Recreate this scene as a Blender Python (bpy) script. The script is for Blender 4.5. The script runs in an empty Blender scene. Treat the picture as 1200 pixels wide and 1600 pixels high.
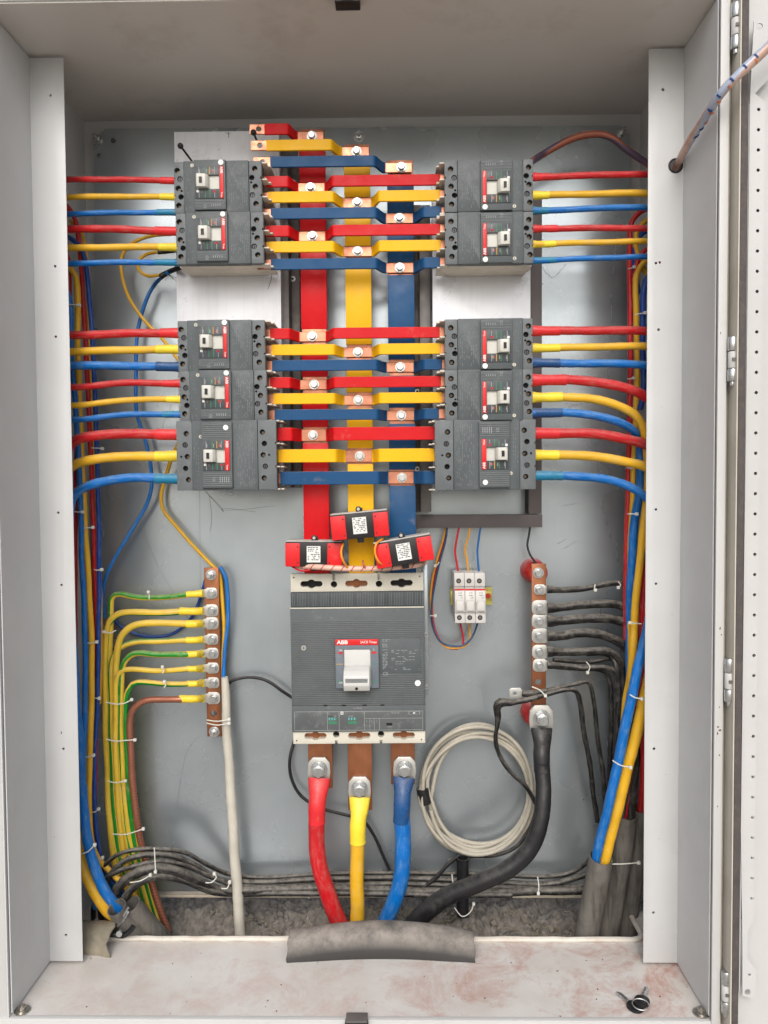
import bpy, bmesh, math, random
from mathutils import Vector, Matrix
random.seed(7)
R = math.radians
scene = bpy.context.scene
COL = scene.collection

# ------------------------------------------------------------------ camera
FPX = 1176.0                                   # focal length for a 1200 px wide picture
PITCH, YAW, ROLL = 0.0367, -0.0143, -0.0065
cp, sp = math.cos(PITCH), math.sin(PITCH); cy, sy = math.cos(YAW), math.sin(YAW)
FWD = Vector((sy*cp, cy*cp, -sp)); _r = Vector((cy, -sy, 0)); _u = _r.cross(FWD)
RGT = _r*math.cos(ROLL) + _u*math.sin(ROLL); UPV = -_r*math.sin(ROLL) + _u*math.cos(ROLL)
cam = bpy.data.cameras.new('camera'); camo = bpy.data.objects.new('camera', cam); COL.objects.link(camo)
m3 = Matrix((RGT, UPV, -FWD)).transposed(); camo.matrix_world = m3.to_4x4()
cam.sensor_fit = 'HORIZONTAL'; cam.sensor_width = 36; cam.lens = 36*FPX/1200
cam.clip_start = 0.02; cam.clip_end = 500
scene.camera = camo

# ------------------------------------------------------------------ light
SUN_EL, SUN_AZ = 39, 184          # azimuth measured from +Y clockwise; the sun stands behind the photographer
world = bpy.data.worlds.new('World'); scene.world = world; world.use_nodes = True
wn = world.node_tree; wn.nodes.clear()
wo = wn.nodes.new('ShaderNodeOutputWorld'); wb = wn.nodes.new('ShaderNodeBackground')
sky = wn.nodes.new('ShaderNodeTexSky'); sky.sky_type = 'NISHITA'; sky.sun_disc = False
sky.sun_elevation = R(SUN_EL); sky.sun_rotation = R(SUN_AZ); sky.air_density = 1.0; sky.dust_density = 4.0
hs = wn.nodes.new('ShaderNodeHueSaturation'); hs.inputs['Saturation'].default_value = 0.5
wn.links.new(sky.outputs[0], hs.inputs['Color']); wn.links.new(hs.outputs[0], wb.inputs[0])
wb.inputs[1].default_value = 0.15; wn.links.new(wb.outputs[0], wo.inputs[0])
sun = bpy.data.lights.new('sun', 'SUN'); suno = bpy.data.objects.new('sun', sun); COL.objects.link(suno)
sun.energy = 0.62; sun.angle = R(34); sun.color = (1.0, 1.0, 1.0)
sd = Vector((math.sin(R(SUN_AZ))*math.cos(R(SUN_EL)), math.cos(R(SUN_AZ))*math.cos(R(SUN_EL)), math.sin(R(SUN_EL))))
suno.rotation_euler = sd.to_track_quat('Z', 'Y').to_euler()
scene.view_settings.view_transform = 'Standard'; scene.view_settings.look = 'None'
scene.view_settings.gamma = 1.0; scene.view_settings.exposure = 0.40
scene.render.engine = 'CYCLES'
scene.cycles.max_bounces = 8; scene.cycles.use_denoising = True

# ------------------------------------------------------------------ helpers
def P(px, py, Y):
    d = FWD*FPX + RGT*(px-600) - UPV*(py-800)
    return d*(Y/d.y)
def Pz(px, py, z):
    d = FWD*FPX + RGT*(px-600) - UPV*(py-800)
    return d*(z/d.z)
def S(Y): return Y/FPX            # metres per pixel at depth Y

def lin(c):
    def f(v):
        v /= 255.0
        return v/12.92 if v <= 0.04045 else ((v+0.055)/1.055)**2.4
    return (f(c[0]), f(c[1]), f(c[2]), 1)

_mats = {}
def mat(name, col, rough=0.5, metal=0.0, dirt=0.0, dcol=(150, 142, 130), dscale=30, top=0.0, bump=0.0, bscale=200,
        rvar=0.12, spec=0.32, stripe=None, coat=0.0, streak=0.0, vary=0.10, scuff=0.0):
    """principled material with noise variation, settled dust and wear"""
    if name in _mats: return _mats[name]
    m = bpy.data.materials.new(name); m.use_nodes = True; nt = m.node_tree; n = nt.nodes; l = nt.links
    b = n['Principled BSDF']; b.inputs['Metallic'].default_value = metal
    b.inputs['Specular IOR Level'].default_value = spec
    if coat: b.inputs['Coat Weight'].default_value = coat; b.inputs['Coat Roughness'].default_value = 0.15
    tc = n.new('ShaderNodeTexCoord')
    geo = n.new('ShaderNodeNewGeometry')
    def noise(sc, det=5, ro=0.6, vec=None):
        t = n.new('ShaderNodeTexNoise'); t.inputs['Scale'].default_value = sc; t.inputs['Detail'].default_value = det
        t.inputs['Roughness'].default_value = ro; l.new(vec or geo.outputs['Position'], t.inputs['Vector']); return t
    def ramp(src, a, c):
        r = n.new('ShaderNodeMapRange'); r.inputs['From Min'].default_value = a; r.inputs['From Max'].default_value = c
        l.new(src, r.inputs['Value']); r.clamp = True; return r.outputs[0]
    def mix(fac, a, c):
        x = n.new('ShaderNodeMix'); x.data_type = 'RGBA'
        if isinstance(fac, float): x.inputs['Factor'].default_value = fac
        else: l.new(fac, x.inputs['Factor'])
        for s, k in ((a, 'A'), (c, 'B')):
            idx = 6 if k == 'A' else 7
            if isinstance(s, tuple): x.inputs[idx].default_value = s
            else: l.new(s, x.inputs[idx])
        return x.outputs[2]
    base = lin(col)
    cur = base
    if stripe:                                   # (colour, kind)
        sc_, kind, k1, k2, duty = stripe
        uv = n.new('ShaderNodeSeparateXYZ'); l.new(tc.outputs['UV'], uv.inputs[0])
        sc_ph = kind if isinstance(kind, float) else 0.0
        ma = n.new('ShaderNodeMath'); ma.operation = 'MULTIPLY_ADD'
        l.new(uv.outputs[1], ma.inputs[0]); ma.inputs[1].default_value = k2
        mb_ = n.new('ShaderNodeMath'); mb_.operation = 'MULTIPLY'; l.new(uv.outputs[0], mb_.inputs[0]); mb_.inputs[1].default_value = k1
        mph = n.new('ShaderNodeMath'); mph.operation = 'ADD'; l.new(mb_.outputs[0], mph.inputs[0]); mph.inputs[1].default_value = sc_ph+4
        l.new(mph.outputs[0], ma.inputs[2])
        fr = n.new('ShaderNodeMath'); fr.operation = 'FRACT'; l.new(ma.outputs[0], fr.inputs[0])
        lt = n.new('ShaderNodeMath'); lt.operation = 'LESS_THAN'; l.new(fr.outputs[0], lt.inputs[0]); lt.inputs[1].default_value = duty
        cur = mix(lt.outputs[0], base, lin(sc_))
    nv = noise(dscale*0.4, 4)
    dark = n.new('ShaderNodeHueSaturation'); dark.inputs['Value'].default_value = 1-vary*1.6
    if isinstance(cur, tuple): dark.inputs['Color'].default_value = cur
    else: l.new(cur, dark.inputs['Color'])
    cur = mix(ramp(nv.outputs[0], 0.42, 0.68), cur, dark.outputs[0])
    if streak:
        mp = n.new('ShaderNodeMapping'); mp.inputs['Scale'].default_value = (1, 1, 0.04)
        l.new(geo.outputs['Position'], mp.inputs[0]); ns = noise(90, 4, 0.7, mp.outputs[0])
        cur = mix(ramp(ns.outputs[0], 0.45, 0.75), cur, tuple(list(v*(1-streak) for v in base[:3])+[1]))
    if scuff > 0:
        mp = n.new('ShaderNodeMapping'); mp.inputs['Scale'].default_value = (5, 2.2, 1); mp.inputs['Rotation'].default_value = (0, 0, .25); l.new(tc.outputs['UV'], mp.inputs[0])
        ob_ = n.new('ShaderNodeObjectInfo'); ad = n.new('ShaderNodeVectorMath'); ad.operation = 'ADD'; l.new(mp.outputs[0], ad.inputs[0]); l.new(ob_.outputs['Random'], ad.inputs[1])
        nd = noise(2.2, 6, .7, ad.outputs[0]); f = ramp(nd.outputs[0], .48, .74)
        fm = n.new('ShaderNodeMath'); fm.operation = 'MULTIPLY'; l.new(f, fm.inputs[0]); fm.inputs[1].default_value = scuff
        cur = mix(fm.outputs[0], cur, lin(dcol))
    if dirt > 0:
        nd = noise(dscale, 7, 0.7); f = ramp(nd.outputs[0], 0.62-0.35*dirt, 0.80-0.15*dirt)
        fm = n.new('ShaderNodeMath'); fm.operation = 'MULTIPLY'; l.new(f, fm.inputs[0]); fm.inputs[1].default_value = min(1, 0.35+0.5*dirt)
        cur = mix(fm.outputs[0], cur, lin(dcol))
    if top > 0:                                  # dust that has settled on upward faces
        sx = n.new('ShaderNodeSeparateXYZ'); l.new(geo.outputs['Normal'], sx.inputs[0])
        r = ramp(sx.outputs[2], 0.05, 0.8); nd = noise(dscale*2.2, 6, 0.7); rr = ramp(nd.outputs[0], 0.3, 0.6)
        mm = n.new('ShaderNodeMath'); mm.operation = 'MULTIPLY'; l.new(r, mm.inputs[0]); l.new(rr, mm.inputs[1])
        m2 = n.new('ShaderNodeMath'); m2.operation = 'MULTIPLY'; l.new(mm.outputs[0], m2.inputs[0]); m2.inputs[1].default_value = top
        cur = mix(m2.outputs[0], cur, lin(dcol))
    if isinstance(cur, tuple): b.inputs['Base Color'].default_value = cur
    else: l.new(cur, b.inputs['Base Color'])
    nr = noise(dscale*1.3, 5, 0.65); mr = n.new('ShaderNodeMapRange'); l.new(nr.outputs[0], mr.inputs[0])
    mr.inputs['From Min'].default_value = 0.3; mr.inputs['From Max'].default_value = 0.7
    mr.inputs['To Min'].default_value = max(0.03, rough-rvar); mr.inputs['To Max'].default_value = min(1, rough+rvar)
    l.new(mr.outputs[0], b.inputs['Roughness'])
    if bump > 0:
        nb = noise(bscale, 5, 0.6); bp = n.new('ShaderNodeBump'); bp.inputs['Strength'].default_value = bump; bp.inputs['Distance'].default_value = 0.002
        l.new(nb.outputs[0], bp.inputs['Height']); l.new(bp.outputs[0], b.inputs['Normal'])
    _mats[name] = m; m['_b'] = 1
    return m

paint = mat('powder_coat_paint', (192, 193, 193), 0.42, dirt=0.10, dcol=(166, 158, 148), dscale=9, bump=0.12, bscale=900, vary=0.05)
paint_w = mat('door_paint', (190, 190, 188), 0.4, dirt=0.05, dscale=12, bump=0.15, bscale=900, vary=0.04)
cream = mat('cream_plastic', (200, 196, 182), 0.4, dirt=0.1, dscale=60, vary=0.06)
beige = mat('beige_moulding', (206, 199, 186), 0.5, dirt=0.25, dscale=60)
grey = mat('grey_moulding', (82, 88, 90), 0.48, dirt=0.12, dcol=(135, 133, 128), dscale=70, top=0.3, bump=0.1, bscale=1500, vary=0.06)
grey_t = mat('grey_terminal_moulding', (98, 103, 105), 0.5, dirt=0.15, dcol=(140, 136, 130), dscale=70, top=0.3, vary=0.06)
grey_d = mat('dark_escutcheon', (68, 73, 76), 0.4, dirt=0.12, dscale=80)
grey_rib = mat('ribbed_moulding', (98, 103, 104), 0.45, dirt=0.15, dscale=80, top=0.2)
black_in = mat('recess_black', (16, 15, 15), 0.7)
black_p = mat('black_plastic', (30, 30, 31), 0.42, dirt=0.2, dcol=(90, 86, 80), dscale=60)
red_p = mat('red_plastic', (205, 36, 38), 0.38, dirt=0.06, dscale=60)
red_ins = mat('red_insulator_resin', (178, 38, 36), 0.3, dirt=0.2, dscale=60)
white_p = mat('toggle_plastic', (196, 195, 187), 0.35, dirt=0.2, dcol=(150, 142, 128), dscale=90, vary=0.05)
ink_dim = mat('dim_print', (118, 122, 123), 0.6)
white_s = mat('white_sticker', (225, 226, 222), 0.5)
ink_w = mat('white_print', (150, 153, 152), 0.6)
ink_k = mat('black_print', (45, 45, 46), 0.6)
ink_g = mat('green_print', (40, 140, 95), 0.6)
ink_y = mat('yellow_print', (214, 160, 40), 0.6)
ink_r = mat('red_print', (190, 50, 50), 0.6)
zinc = mat('zinc_plated_steel', (190, 192, 192), 0.28, 0.9, dirt=0.0, dscale=60, rvar=.06, vary=.05)
tin = mat('tinned_lug', (186, 185, 180), 0.38, 0.6, dirt=0.08, dcol=(165, 160, 150), dscale=60, rvar=.06, vary=.06)
copper = mat('copper_bar', (196, 134, 108), 0.34, 0.85, dirt=0.35, dcol=(120, 72, 50), dscale=55, vary=0.2)
copper_d = mat('copper_bar_dull', (150, 96, 66), 0.42, 0.6, dirt=0.35, dcol=(108, 66, 42), dscale=40, vary=0.2, streak=0.25)
rail_m = mat('dark_steel_rail', (108, 104, 102), 0.5, 0.3, dirt=0.2, dscale=30)
duct_m = mat('grey_cable_duct', (98, 92, 92), 0.5, dirt=0.15, dcol=(125, 118, 112), dscale=25, vary=0.06)
sheet_m = mat('white_backing_sheet', (210, 212, 216), 0.33, 0.15, streak=.1, dirt=0.25, dcol=(180, 178, 175), dscale=14, vary=0.05)
tie_m = mat('nylon_tie', (204, 204, 196), 0.4)
ink = {'red': (196, 14, 22), 'yellow': (232, 176, 20), 'blue': (24, 72, 114)}
bar_sl = {c: mat('busbar_sleeve_'+c, v, 0.42, dirt=0.03, dcol=(170, 150, 130), dscale=30, top=0.35, spec=0.2, bump=0.35, bscale=45, vary=0.05) for c, v in ink.items()}
GRN = []
cab = {'red': mat('cable_red', (190, 26, 34), 0.38, dirt=0.12, dcol=(176, 120, 112), dscale=45, top=0.5, scuff=.55, bump=0.25, bscale=90),
       'yellow': mat('cable_yellow', (222, 170, 34), 0.38, dirt=0.12, dcol=(206, 182, 122), dscale=45, top=0.35, scuff=.55, bump=0.25, bscale=90),
       'blue': mat('cable_blue', (6, 102, 180), 0.38, dirt=0.12, dcol=(120, 150, 176), dscale=45, top=0.5, scuff=.55, bump=0.25, bscale=90),
       'darkblue': mat('cable_dark_blue', (18, 62, 140), 0.38, dirt=0.25, dcol=(96, 118, 150), dscale=45, top=0.3, scuff=.55, bump=0.2, bscale=90),
       'black': mat('cable_black', (22, 22, 23), 0.45, dirt=0.3, dcol=(124, 119, 111), dscale=60, top=0.95, scuff=.4, bump=0.5, bscale=120),
       'blackclean': mat('cable_black_clean', (28, 28, 30), 0.42, dirt=0.2, dcol=(90, 88, 84), dscale=38, top=0.5, bump=0.3, bscale=120),
       'white': mat('cable_white', (188, 184, 172), 0.45, dirt=0.25, dcol=(168, 158, 140), dscale=45, scuff=.35, bump=0.3, bscale=90),
       'grey': mat('cable_grey', (172, 166, 152), 0.45, dirt=0.2, dcol=(150, 140, 125), dscale=80),
       'green': mat('cable_yellow_green', (222, 190, 62), 0.4, dirt=0.15, dcol=(205, 190, 140), dscale=50, top=0.3, stripe=((22, 138, 40), 's', 1.0, 1.6, 0.36), bump=0.2, bscale=90),
       'copper': mat('cable_bare_copper', (184, 122, 98), 0.4, 0.5, dirt=0.1, dcol=(110, 66, 50), dscale=90, stripe=((92, 42, 32), 's', 7.0, 38.0, 0.35))}
shr = {'red': mat('shrink_red', (214, 44, 50), 0.34, dirt=0.05, top=0.3, dscale=60, bump=0.4, bscale=120),
       'yellow': mat('shrink_yellow', (238, 208, 56), 0.34, dirt=0.05, top=0.2, dscale=60, bump=0.4, bscale=120),
       'blue': mat('shrink_blue', (36, 122, 160), 0.34, dirt=0.08, top=0.3, dscale=60, bump=0.4, bscale=120),
       'navy': mat('shrink_navy', (28, 76, 128), 0.34, dirt=0.08, top=0.3, dscale=60, bump=0.4, bscale=120),
       'black': mat('shrink_black', (34, 34, 36), 0.35, dirt=0.25, dcol=(96, 92, 88), top=0.4, dscale=60, bump=0.3, bscale=120)}

for ph in (0.12, 0.38, 0.62, 0.80, 0.05, 0.30, 0.26):
    GRN.append(mat('cable_yellow_green_%d' % len(GRN), (214, 180, 62), 0.42, dirt=0.2, dcol=(206, 190, 146), dscale=50, top=0.4, stripe=((22, 128, 40), ph, 1.0, 0.06*(1 if len(GRN) % 2 else -1), 0.34), bump=0.2, bscale=90))
class MB:
    """mesh collector; faces keep the material they were added with"""
    def __init__(s): s.bm = bmesh.new(); s.ms = []; s.uv = s.bm.loops.layers.uv.new('UVMap')
    def mi(s, m):
        if m not in s.ms: s.ms.append(m)
        return s.ms.index(m)
    def box(s, x0, x1, y0, y1, z0, z1, m, bev=0.0, seg=2, M=None):
        t = bmesh.new(); bmesh.ops.create_cube(t, size=1)
        for v in t.verts: v.co = Vector(((x0+x1)/2+v.co.x*(x1-x0), (y0+y1)/2+v.co.y*(y1-y0), (z0+z1)/2+v.co.z*(z1-z0)))
        if bev > 0: bmesh.ops.bevel(t, geom=t.edges[:]+t.verts[:], offset=bev, segments=seg, profile=0.5, affect='EDGES', clamp_overlap=True)
        s._merge(t, m, M, bev > 0); return s
    def _merge(s, t, m, M, smooth=False):
        i = s.mi(m); mp = {}
        for v in t.verts: mp[v] = s.bm.verts.new(M @ v.co if M else v.co)
        for f in t.faces:
            try: g = s.bm.faces.new([mp[v] for v in f.verts]); g.material_index = i; g.smooth = smooth
            except ValueError: pass
        t.free()
    def prism(s, pts, y0, y1, m, bev=0.0, M=None):
        """outline of (x,z) pairs extruded along y"""
        t = bmesh.new(); a = [t.verts.new((p[0], y0, p[1])) for p in pts]; f = t.faces.new(a)
        r = bmesh.ops.extrude_face_region(t, geom=[f])
        for v in r['geom']:
            if isinstance(v, bmesh.types.BMVert): v.co.y = y1
        bmesh.ops.recalc_face_normals(t, faces=t.faces[:])
        if bev > 0: bmesh.ops.bevel(t, geom=[e for e in t.edges], offset=bev, segments=2, profile=0.5, affect='EDGES', clamp_overlap=True)
        s._merge(t, m, M, bev > 0); return s
    def cyl(s, c, r, y0, y1, m, seg=20, r2=None, M=None, smooth=True):
        """disc/cone with its axis along y, centred on (x,z)"""
        t = bmesh.new(); r2 = r if r2 is None else r2
        A = [t.verts.new((c[0]+r*math.cos(2*math.pi*k/seg), y0, c[1]+r*math.sin(2*math.pi*k/seg))) for k in range(seg)]
        B = [t.verts.new((c[0]+r2*math.cos(2*math.pi*k/seg), y1, c[1]+r2*math.sin(2*math.pi*k/seg))) for k in range(seg)]
        t.faces.new(A); t.faces.new(B[::-1])
        for k in range(seg): t.faces.new((A[k], B[k], B[(k+1) % seg], A[(k+1) % seg]))
        bmesh.ops.recalc_face_normals(t, faces=t.faces[:]); s._merge(t, m, M, False); return s
    def hexa(s, c, r, y0, y1, m, rot=0.0, M=None):
        pts = [(c[0]+r*math.cos(rot+math.pi/3*k), c[1]+r*math.sin(rot+math.pi/3*k)) for k in range(6)]
        return s.prism(pts, y0, y1, m, bev=r*0.10, M=M)
    def bolt(s, c, r, y, m=None, rot=None, wash=1.45, h=None, stud=False):
        """hex bolt seen from the front, washer lying on plane y"""
        m = m or zinc; rot = random.uniform(0, 1) if rot is None else rot; h = h or r*1.1
        s.cyl(c, r*wash, y-0.0012, y, m, 28); s.cyl(c, r*1.18, y-0.0026, y-0.0012, m, 24)
        s.hexa(c, r, y-0.0026-h*0.7, y-0.0026, m, rot)
        s.cyl(c, r*0.78, y-0.0026-h*0.82, y-0.0026-h*0.7, m, 20, r2=r*0.82) if not stud else s.cyl(c, r*0.5, y-0.0026-h*2.2, y-0.0026-h*0.7, m, 16)
        return s
    def tube(s, path, m, seg=12, caps=True, flat=None, cyc=False, hollow=False, twist=0.0):
        """path: list of (Vector, radius[, fx, fy]); parallel-transported rings with UVs (u round, v in metres*10)"""
        i = s.mi(m); n = len(path); pts = [Vector(p[0]) for p in path]
        T = []
        for k in range(n):
            a = pts[(k-1) % n] if (cyc or k > 0) else pts[k]; b = pts[(k+1) % n] if (cyc or k < n-1) else pts[k]
            T.append((b-a).normalized())
        N = Vector((0, -1, 0)); N = (N - T[0]*N.dot(T[0]))
        if N.length < 0.1: N = Vector((1, 0, 0)) - T[0]*T[0].x
        N.normalize(); rings = []; L = 0; Ls = []
        for k in range(n):
            if k: N = (N - T[k]*N.dot(T[k])).normalized(); L += (pts[k]-pts[k-1]).length
            Ls.append(L); Bn = T[k].cross(N); r = path[k][1]
            fx = path[k][2] if len(path[k]) > 2 else 1; fy = path[k][3] if len(path[k]) > 3 else 1
            rings.append([s.bm.verts.new(pts[k] + N*(math.cos(2*math.pi*j/seg)*r*fx) + Bn*(math.sin(2*math.pi*j/seg)*r*fy)) for j in range(seg)])
        rng = n if cyc else n-1
        for k in range(rng):
            k2 = (k+1) % n
            for j in range(seg):
                j2 = (j+1) % seg
                f = s.bm.faces.new((rings[k][j], rings[k][j2], rings[k2][j2], rings[k2][j])); f.smooth = True; f.material_index = i
                uvs = ((j/seg, Ls[k]*10), ((j+1)/seg, Ls[k]*10), ((j+1)/seg, Ls[k2]*10), (j/seg, Ls[k2]*10))
                for lp, q in zip(f.loops, uvs): lp[s.uv].uv = q
        if caps and not cyc:
            f = s.bm.faces.new(rings[0][::-1]); f.material_index = i; f = s.bm.faces.new(rings[-1]); f.material_index = i
        return s
    def pipe(s, path, m, wall=0.0015, seg=24):
        """open tube with a wall"""
        s.tube(path, m, seg, caps=False)
        inner = [(p[0], p[1]-wall) + tuple(p[2:]) for p in path]
        s.tube(inner, m, seg, caps=False); s.bm.verts.ensure_lookup_table()
        nv = len(s.bm.verts); n = len(path); o0 = nv-2*n*seg; i0 = nv-n*seg; i = s.mi(m)
        for e in (0, n-1):
            for j in range(seg):
                a = s.bm.verts[o0+e*seg+j]; b = s.bm.verts[o0+e*seg+(j+1) % seg]; c = s.bm.verts[i0+e*seg+(j+1) % seg]; d = s.bm.verts[i0+e*seg+j]
                f = s.bm.faces.new((a, b, c, d)); f.material_index = i
        bmesh.ops.recalc_face_normals(s.bm, faces=s.bm.faces[:])
        return s
    def mesh(s, name):
        me = bpy.data.meshes.new(name); bmesh.ops.recalc_face_normals(s.bm, faces=s.bm.faces[:]) if False else None
        s.bm.to_mesh(me); s.bm.free(); me.set_sharp_from_angle(angle=R(38))
        for m in s.ms: me.materials.append(m)
        return me
    def build(s, name, parent=None, **k):
        o = bpy.data.objects.new(name, s.mesh(name)); COL.objects.link(o)
        if parent: o.parent = parent
        if k: tag(o, **k)
        return o

def tag(o, label=None, cat=None, group=None, kind=None):
    if label: o['label'] = label
    if cat: o['category'] = cat
    if group: o['group'] = group
    if kind: o['kind'] = kind
    return o
def thing(name, label, cat, loc=(0, 0, 0), roty=0.0, group=None):
    o = bpy.data.objects.new(name, None); COL.objects.link(o); o.location = loc; o.rotation_euler = (0, roty, 0)
    o.empty_display_size = 0.01
    return tag(o, label, cat, group)
def children(o): return [c for c in bpy.data.objects if c.parent == o]
def copy_tree(o, parent=None):
    c = o.copy(); COL.objects.link(c); c.parent = parent
    for ch in children(o): copy_tree(ch, c)
    return c
def cut(o, cutter):
    """subtract the cutter mesh once, keep plain mesh data"""
    co = cutter.build('cutter'); md = o.modifiers.new('b', 'BOOLEAN'); md.operation = 'DIFFERENCE'; md.object = co; md.solver = 'EXACT'
    try: md.material_mode = 'TRANSFER'
    except Exception: pass
    bpy.context.view_layer.update(); dg = bpy.context.evaluated_depsgraph_get()
    me = bpy.data.meshes.new_from_object(o.evaluated_get(dg)); o.modifiers.clear(); old = o.data; o.data = me; me.name = old.name
    bpy.data.objects.remove(co)
    return o
_txt = {}
def text_into(mb, s, size, x, z, y, m, rot=0.0, align='LEFT', bold=0.0, sx=1.0, thick=0.0002, pm=None):
    key = (s, bold, align)
    if key not in _txt:
        cu = bpy.data.curves.new('t', 'FONT'); cu.body = s; cu.size = 1; cu.align_x = align; cu.align_y = 'CENTER'; cu.offset = bold; cu.resolution_u = 3
        ob = bpy.data.objects.new('t', cu); COL.objects.link(ob); bpy.context.view_layer.update()
        me = bpy.data.meshes.new_from_object(ob.evaluated_get(bpy.context.evaluated_depsgraph_get()))
        _txt[key] = ([tuple(v.co) for v in me.vertices], [tuple(p.vertices) for p in me.polygons])
        bpy.data.objects.remove(ob); bpy.data.meshes.remove(me)
    vs, fs = _txt[key]; i = mb.mi(m); c, sn = math.cos(rot), math.sin(rot)
    V = []
    for v in vs:
        a, b = v[0]*size*sx, v[1]*size
        q = Vector((x + a*c - b*sn, y, z + a*sn + b*c)); V.append(mb.bm.verts.new(pm @ q if pm else q))
    for f in fs:
        try: g = mb.bm.faces.new([V[k] for k in f]); g.material_index = i
        except ValueError: pass
def spline(ctrl, step=0.006):
    """Catmull-Rom through tuples (vector, r, ...)"""
    out = []; n = len(ctrl)
    for k in range(n-1):
        p0 = ctrl[max(k-1, 0)]; p1 = ctrl[k]; p2 = ctrl[k+1]; p3 = ctrl[min(k+2, n-1)]
        m = max(2, int((p2[0]-p1[0]).length/step))
        for j in range(m):
            t = j/m
            v = 0.5*((2*p1[0]) + (p2[0]-p0[0])*t + (2*p0[0]-5*p1[0]+4*p2[0]-p3[0])*t*t + (3*p1[0]-p0[0]-3*p2[0]+p3[0])*t**3)
            out.append((v,) + tuple(p1[q]*(1-t)+p2[q]*t for q in range(1, len(p1))))
    out.append(ctrl[-1]); return out
def path(pts, Y, th, step=0.006):
    """pixels -> spline; pts (px,py[,Y[,thickness px]])"""
    c = []
    for p in pts:
        yy = p[2] if len(p) > 2 and p[2] else Y; t = p[3] if len(p) > 3 else th
        c.append((P(p[0], p[1], yy), t*0.5*S(yy)))
    return spline(c, step)
def smooth_jit(pth, amp=0.0004, ramp_=0.03, seed=0):
    rnd = random.Random(seed); out = []; a = [rnd.uniform(0, 6.28) for _ in range(6)]; L = 0
    for k, p in enumerate(pth):
        if k: L += (p[0]-pth[k-1][0]).length
        off = Vector((math.sin(L*60+a[0])*amp, math.sin(L*47+a[1])*amp, math.sin(L*53+a[2])*amp))
        rr = 1 + ramp_*math.sin(L*150+a[3]) + ramp_*0.6*math.sin(L*310+a[4])
        out.append((p[0]+off, p[1]*rr)+tuple(p[2:]))
    return out
_sd = [0]
def cable(pts, Y, th, m, name, label, cat='cable', group=None, seg=12, parent=None, caps=True):
    _sd[0] += 1
    mb = MB(); mb.tube(smooth_jit(path(pts, Y, th), min(0.0005, th*0.00004), 0.02, _sd[0]), m, seg)
    o = mb.build(name, parent)
    if not parent: tag(o, label, cat, group)
    return o

# ================================================================== SETTING
XL, XR, ZT, ZB, YF, YFL, YB = -0.5245, 0.4175, 0.620, -0.718, 0.985, 1.100, 1.300
YP = 1.280                                    # front of the mounting plate
# soil under the cabinet, and pale ground around it added to bounce light
soil = bpy.data.materials.new('soil'); soil.use_nodes = True
nt = soil.node_tree; n = nt.nodes; l = nt.links; b = n['Principled BSDF']; b.inputs['Roughness'].default_value = 0.95
geo = n.new('ShaderNodeNewGeometry'); t1 = n.new('ShaderNodeTexNoise'); t1.inputs['Scale'].default_value = 60; t1.inputs['Detail'].default_value = 10; t1.inputs['Roughness'].default_value = 0.7
t2 = n.new('ShaderNodeTexVoronoi'); t2.inputs['Scale'].default_value = 110
cr = n.new('ShaderNodeValToRGB'); cr.color_ramp.elements[0].color = lin((74, 71, 67)); cr.color_ramp.elements[1].color = lin((150, 144, 136)); cr.color_ramp.elements[0].position = 0.3; cr.color_ramp.elements[1].position = 0.72
l.new(geo.outputs['Position'], t1.inputs['Vector']); l.new(geo.outputs['Position'], t2.inputs['Vector']); l.new(t1.outputs[0], cr.inputs[0]); l.new(cr.outputs[0], b.inputs['Base Color'])
bp = n.new('ShaderNodeBump'); bp.inputs['Strength'].default_value = 0.9; bp.inputs['Distance'].default_value = 0.004; mm = n.new('ShaderNodeMath'); mm.operation = 'ADD'
l.new(t1.outputs[0], mm.inputs[0]); l.new(t2.outputs['Distance'], mm.inputs[1]); l.new(mm.outputs[0], bp.inputs['Height']); l.new(bp.outputs[0], b.inputs['Normal'])
from mathutils import noise as mn
def soil_z(x, y):
    v = Vector((x, y, 0))
    z = ZB-0.16 + 0.02*mn.fractal(v*6, 0.6, 2, 4)
    if XL-0.1 < x < XR+0.1 and 1.05 < y < 1.45:
        t = max(0, min(1, (y-1.17)/0.13)); w = t*t*(3-2*t)
        z += w*0.125 + 0.012*mn.fractal(v*28, 0.7, 2, 5) + 0.006*mn.fractal(v*90, 0.8, 2, 4)
    return z
mb = MB(); i = mb.mi(soil)
def grid(x0, x1, y0, y1, nx, ny):
    V = [[mb.bm.verts.new((x0+(x1-x0)*a/nx, y0+(y1-y0)*c/ny, soil_z(x0+(x1-x0)*a/nx, y0+(y1-y0)*c/ny))) for a in range(nx+1)] for c in range(ny+1)]
    for c in range(ny):
        for a in range(nx):
            f = mb.bm.faces.new((V[c][a], V[c][a+1], V[c+1][a+1], V[c+1][a])); f.smooth = True
grid(-0.6, 0.5, 1.05, 1.45, 330, 120)
xs = [-60, -12, -3, -0.6, 0.5, 3, 12, 60]; ys = [-60, -12, -3, 0, 1.05, 1.45, 4, 12, 60]
for a in range(len(xs)-1):
    for c in range(len(ys)-1):
        if xs[a] == -0.6 and ys[c] == 1.05: continue
        f = mb.bm.faces.new([mb.bm.verts.new((x, y, ZB-0.162)) for x, y in ((xs[a], ys[c]), (xs[a+1], ys[c]), (xs[a+1], ys[c+1]), (xs[a], ys[c+1]))])
gm = mb; bounce_g = mat('bounce_ground', (178, 172, 162), .9, dirt=.3, dscale=3); gi = mb.mi(bounce_g)  # unseen outer ground, made pale to throw light up onto the ceiling
for f in mb.bm.faces:
    if len(f.verts) == 4 and f.calc_area() > .01: f.material_index = gi
mb.build('ground', kind='structure')
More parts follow.
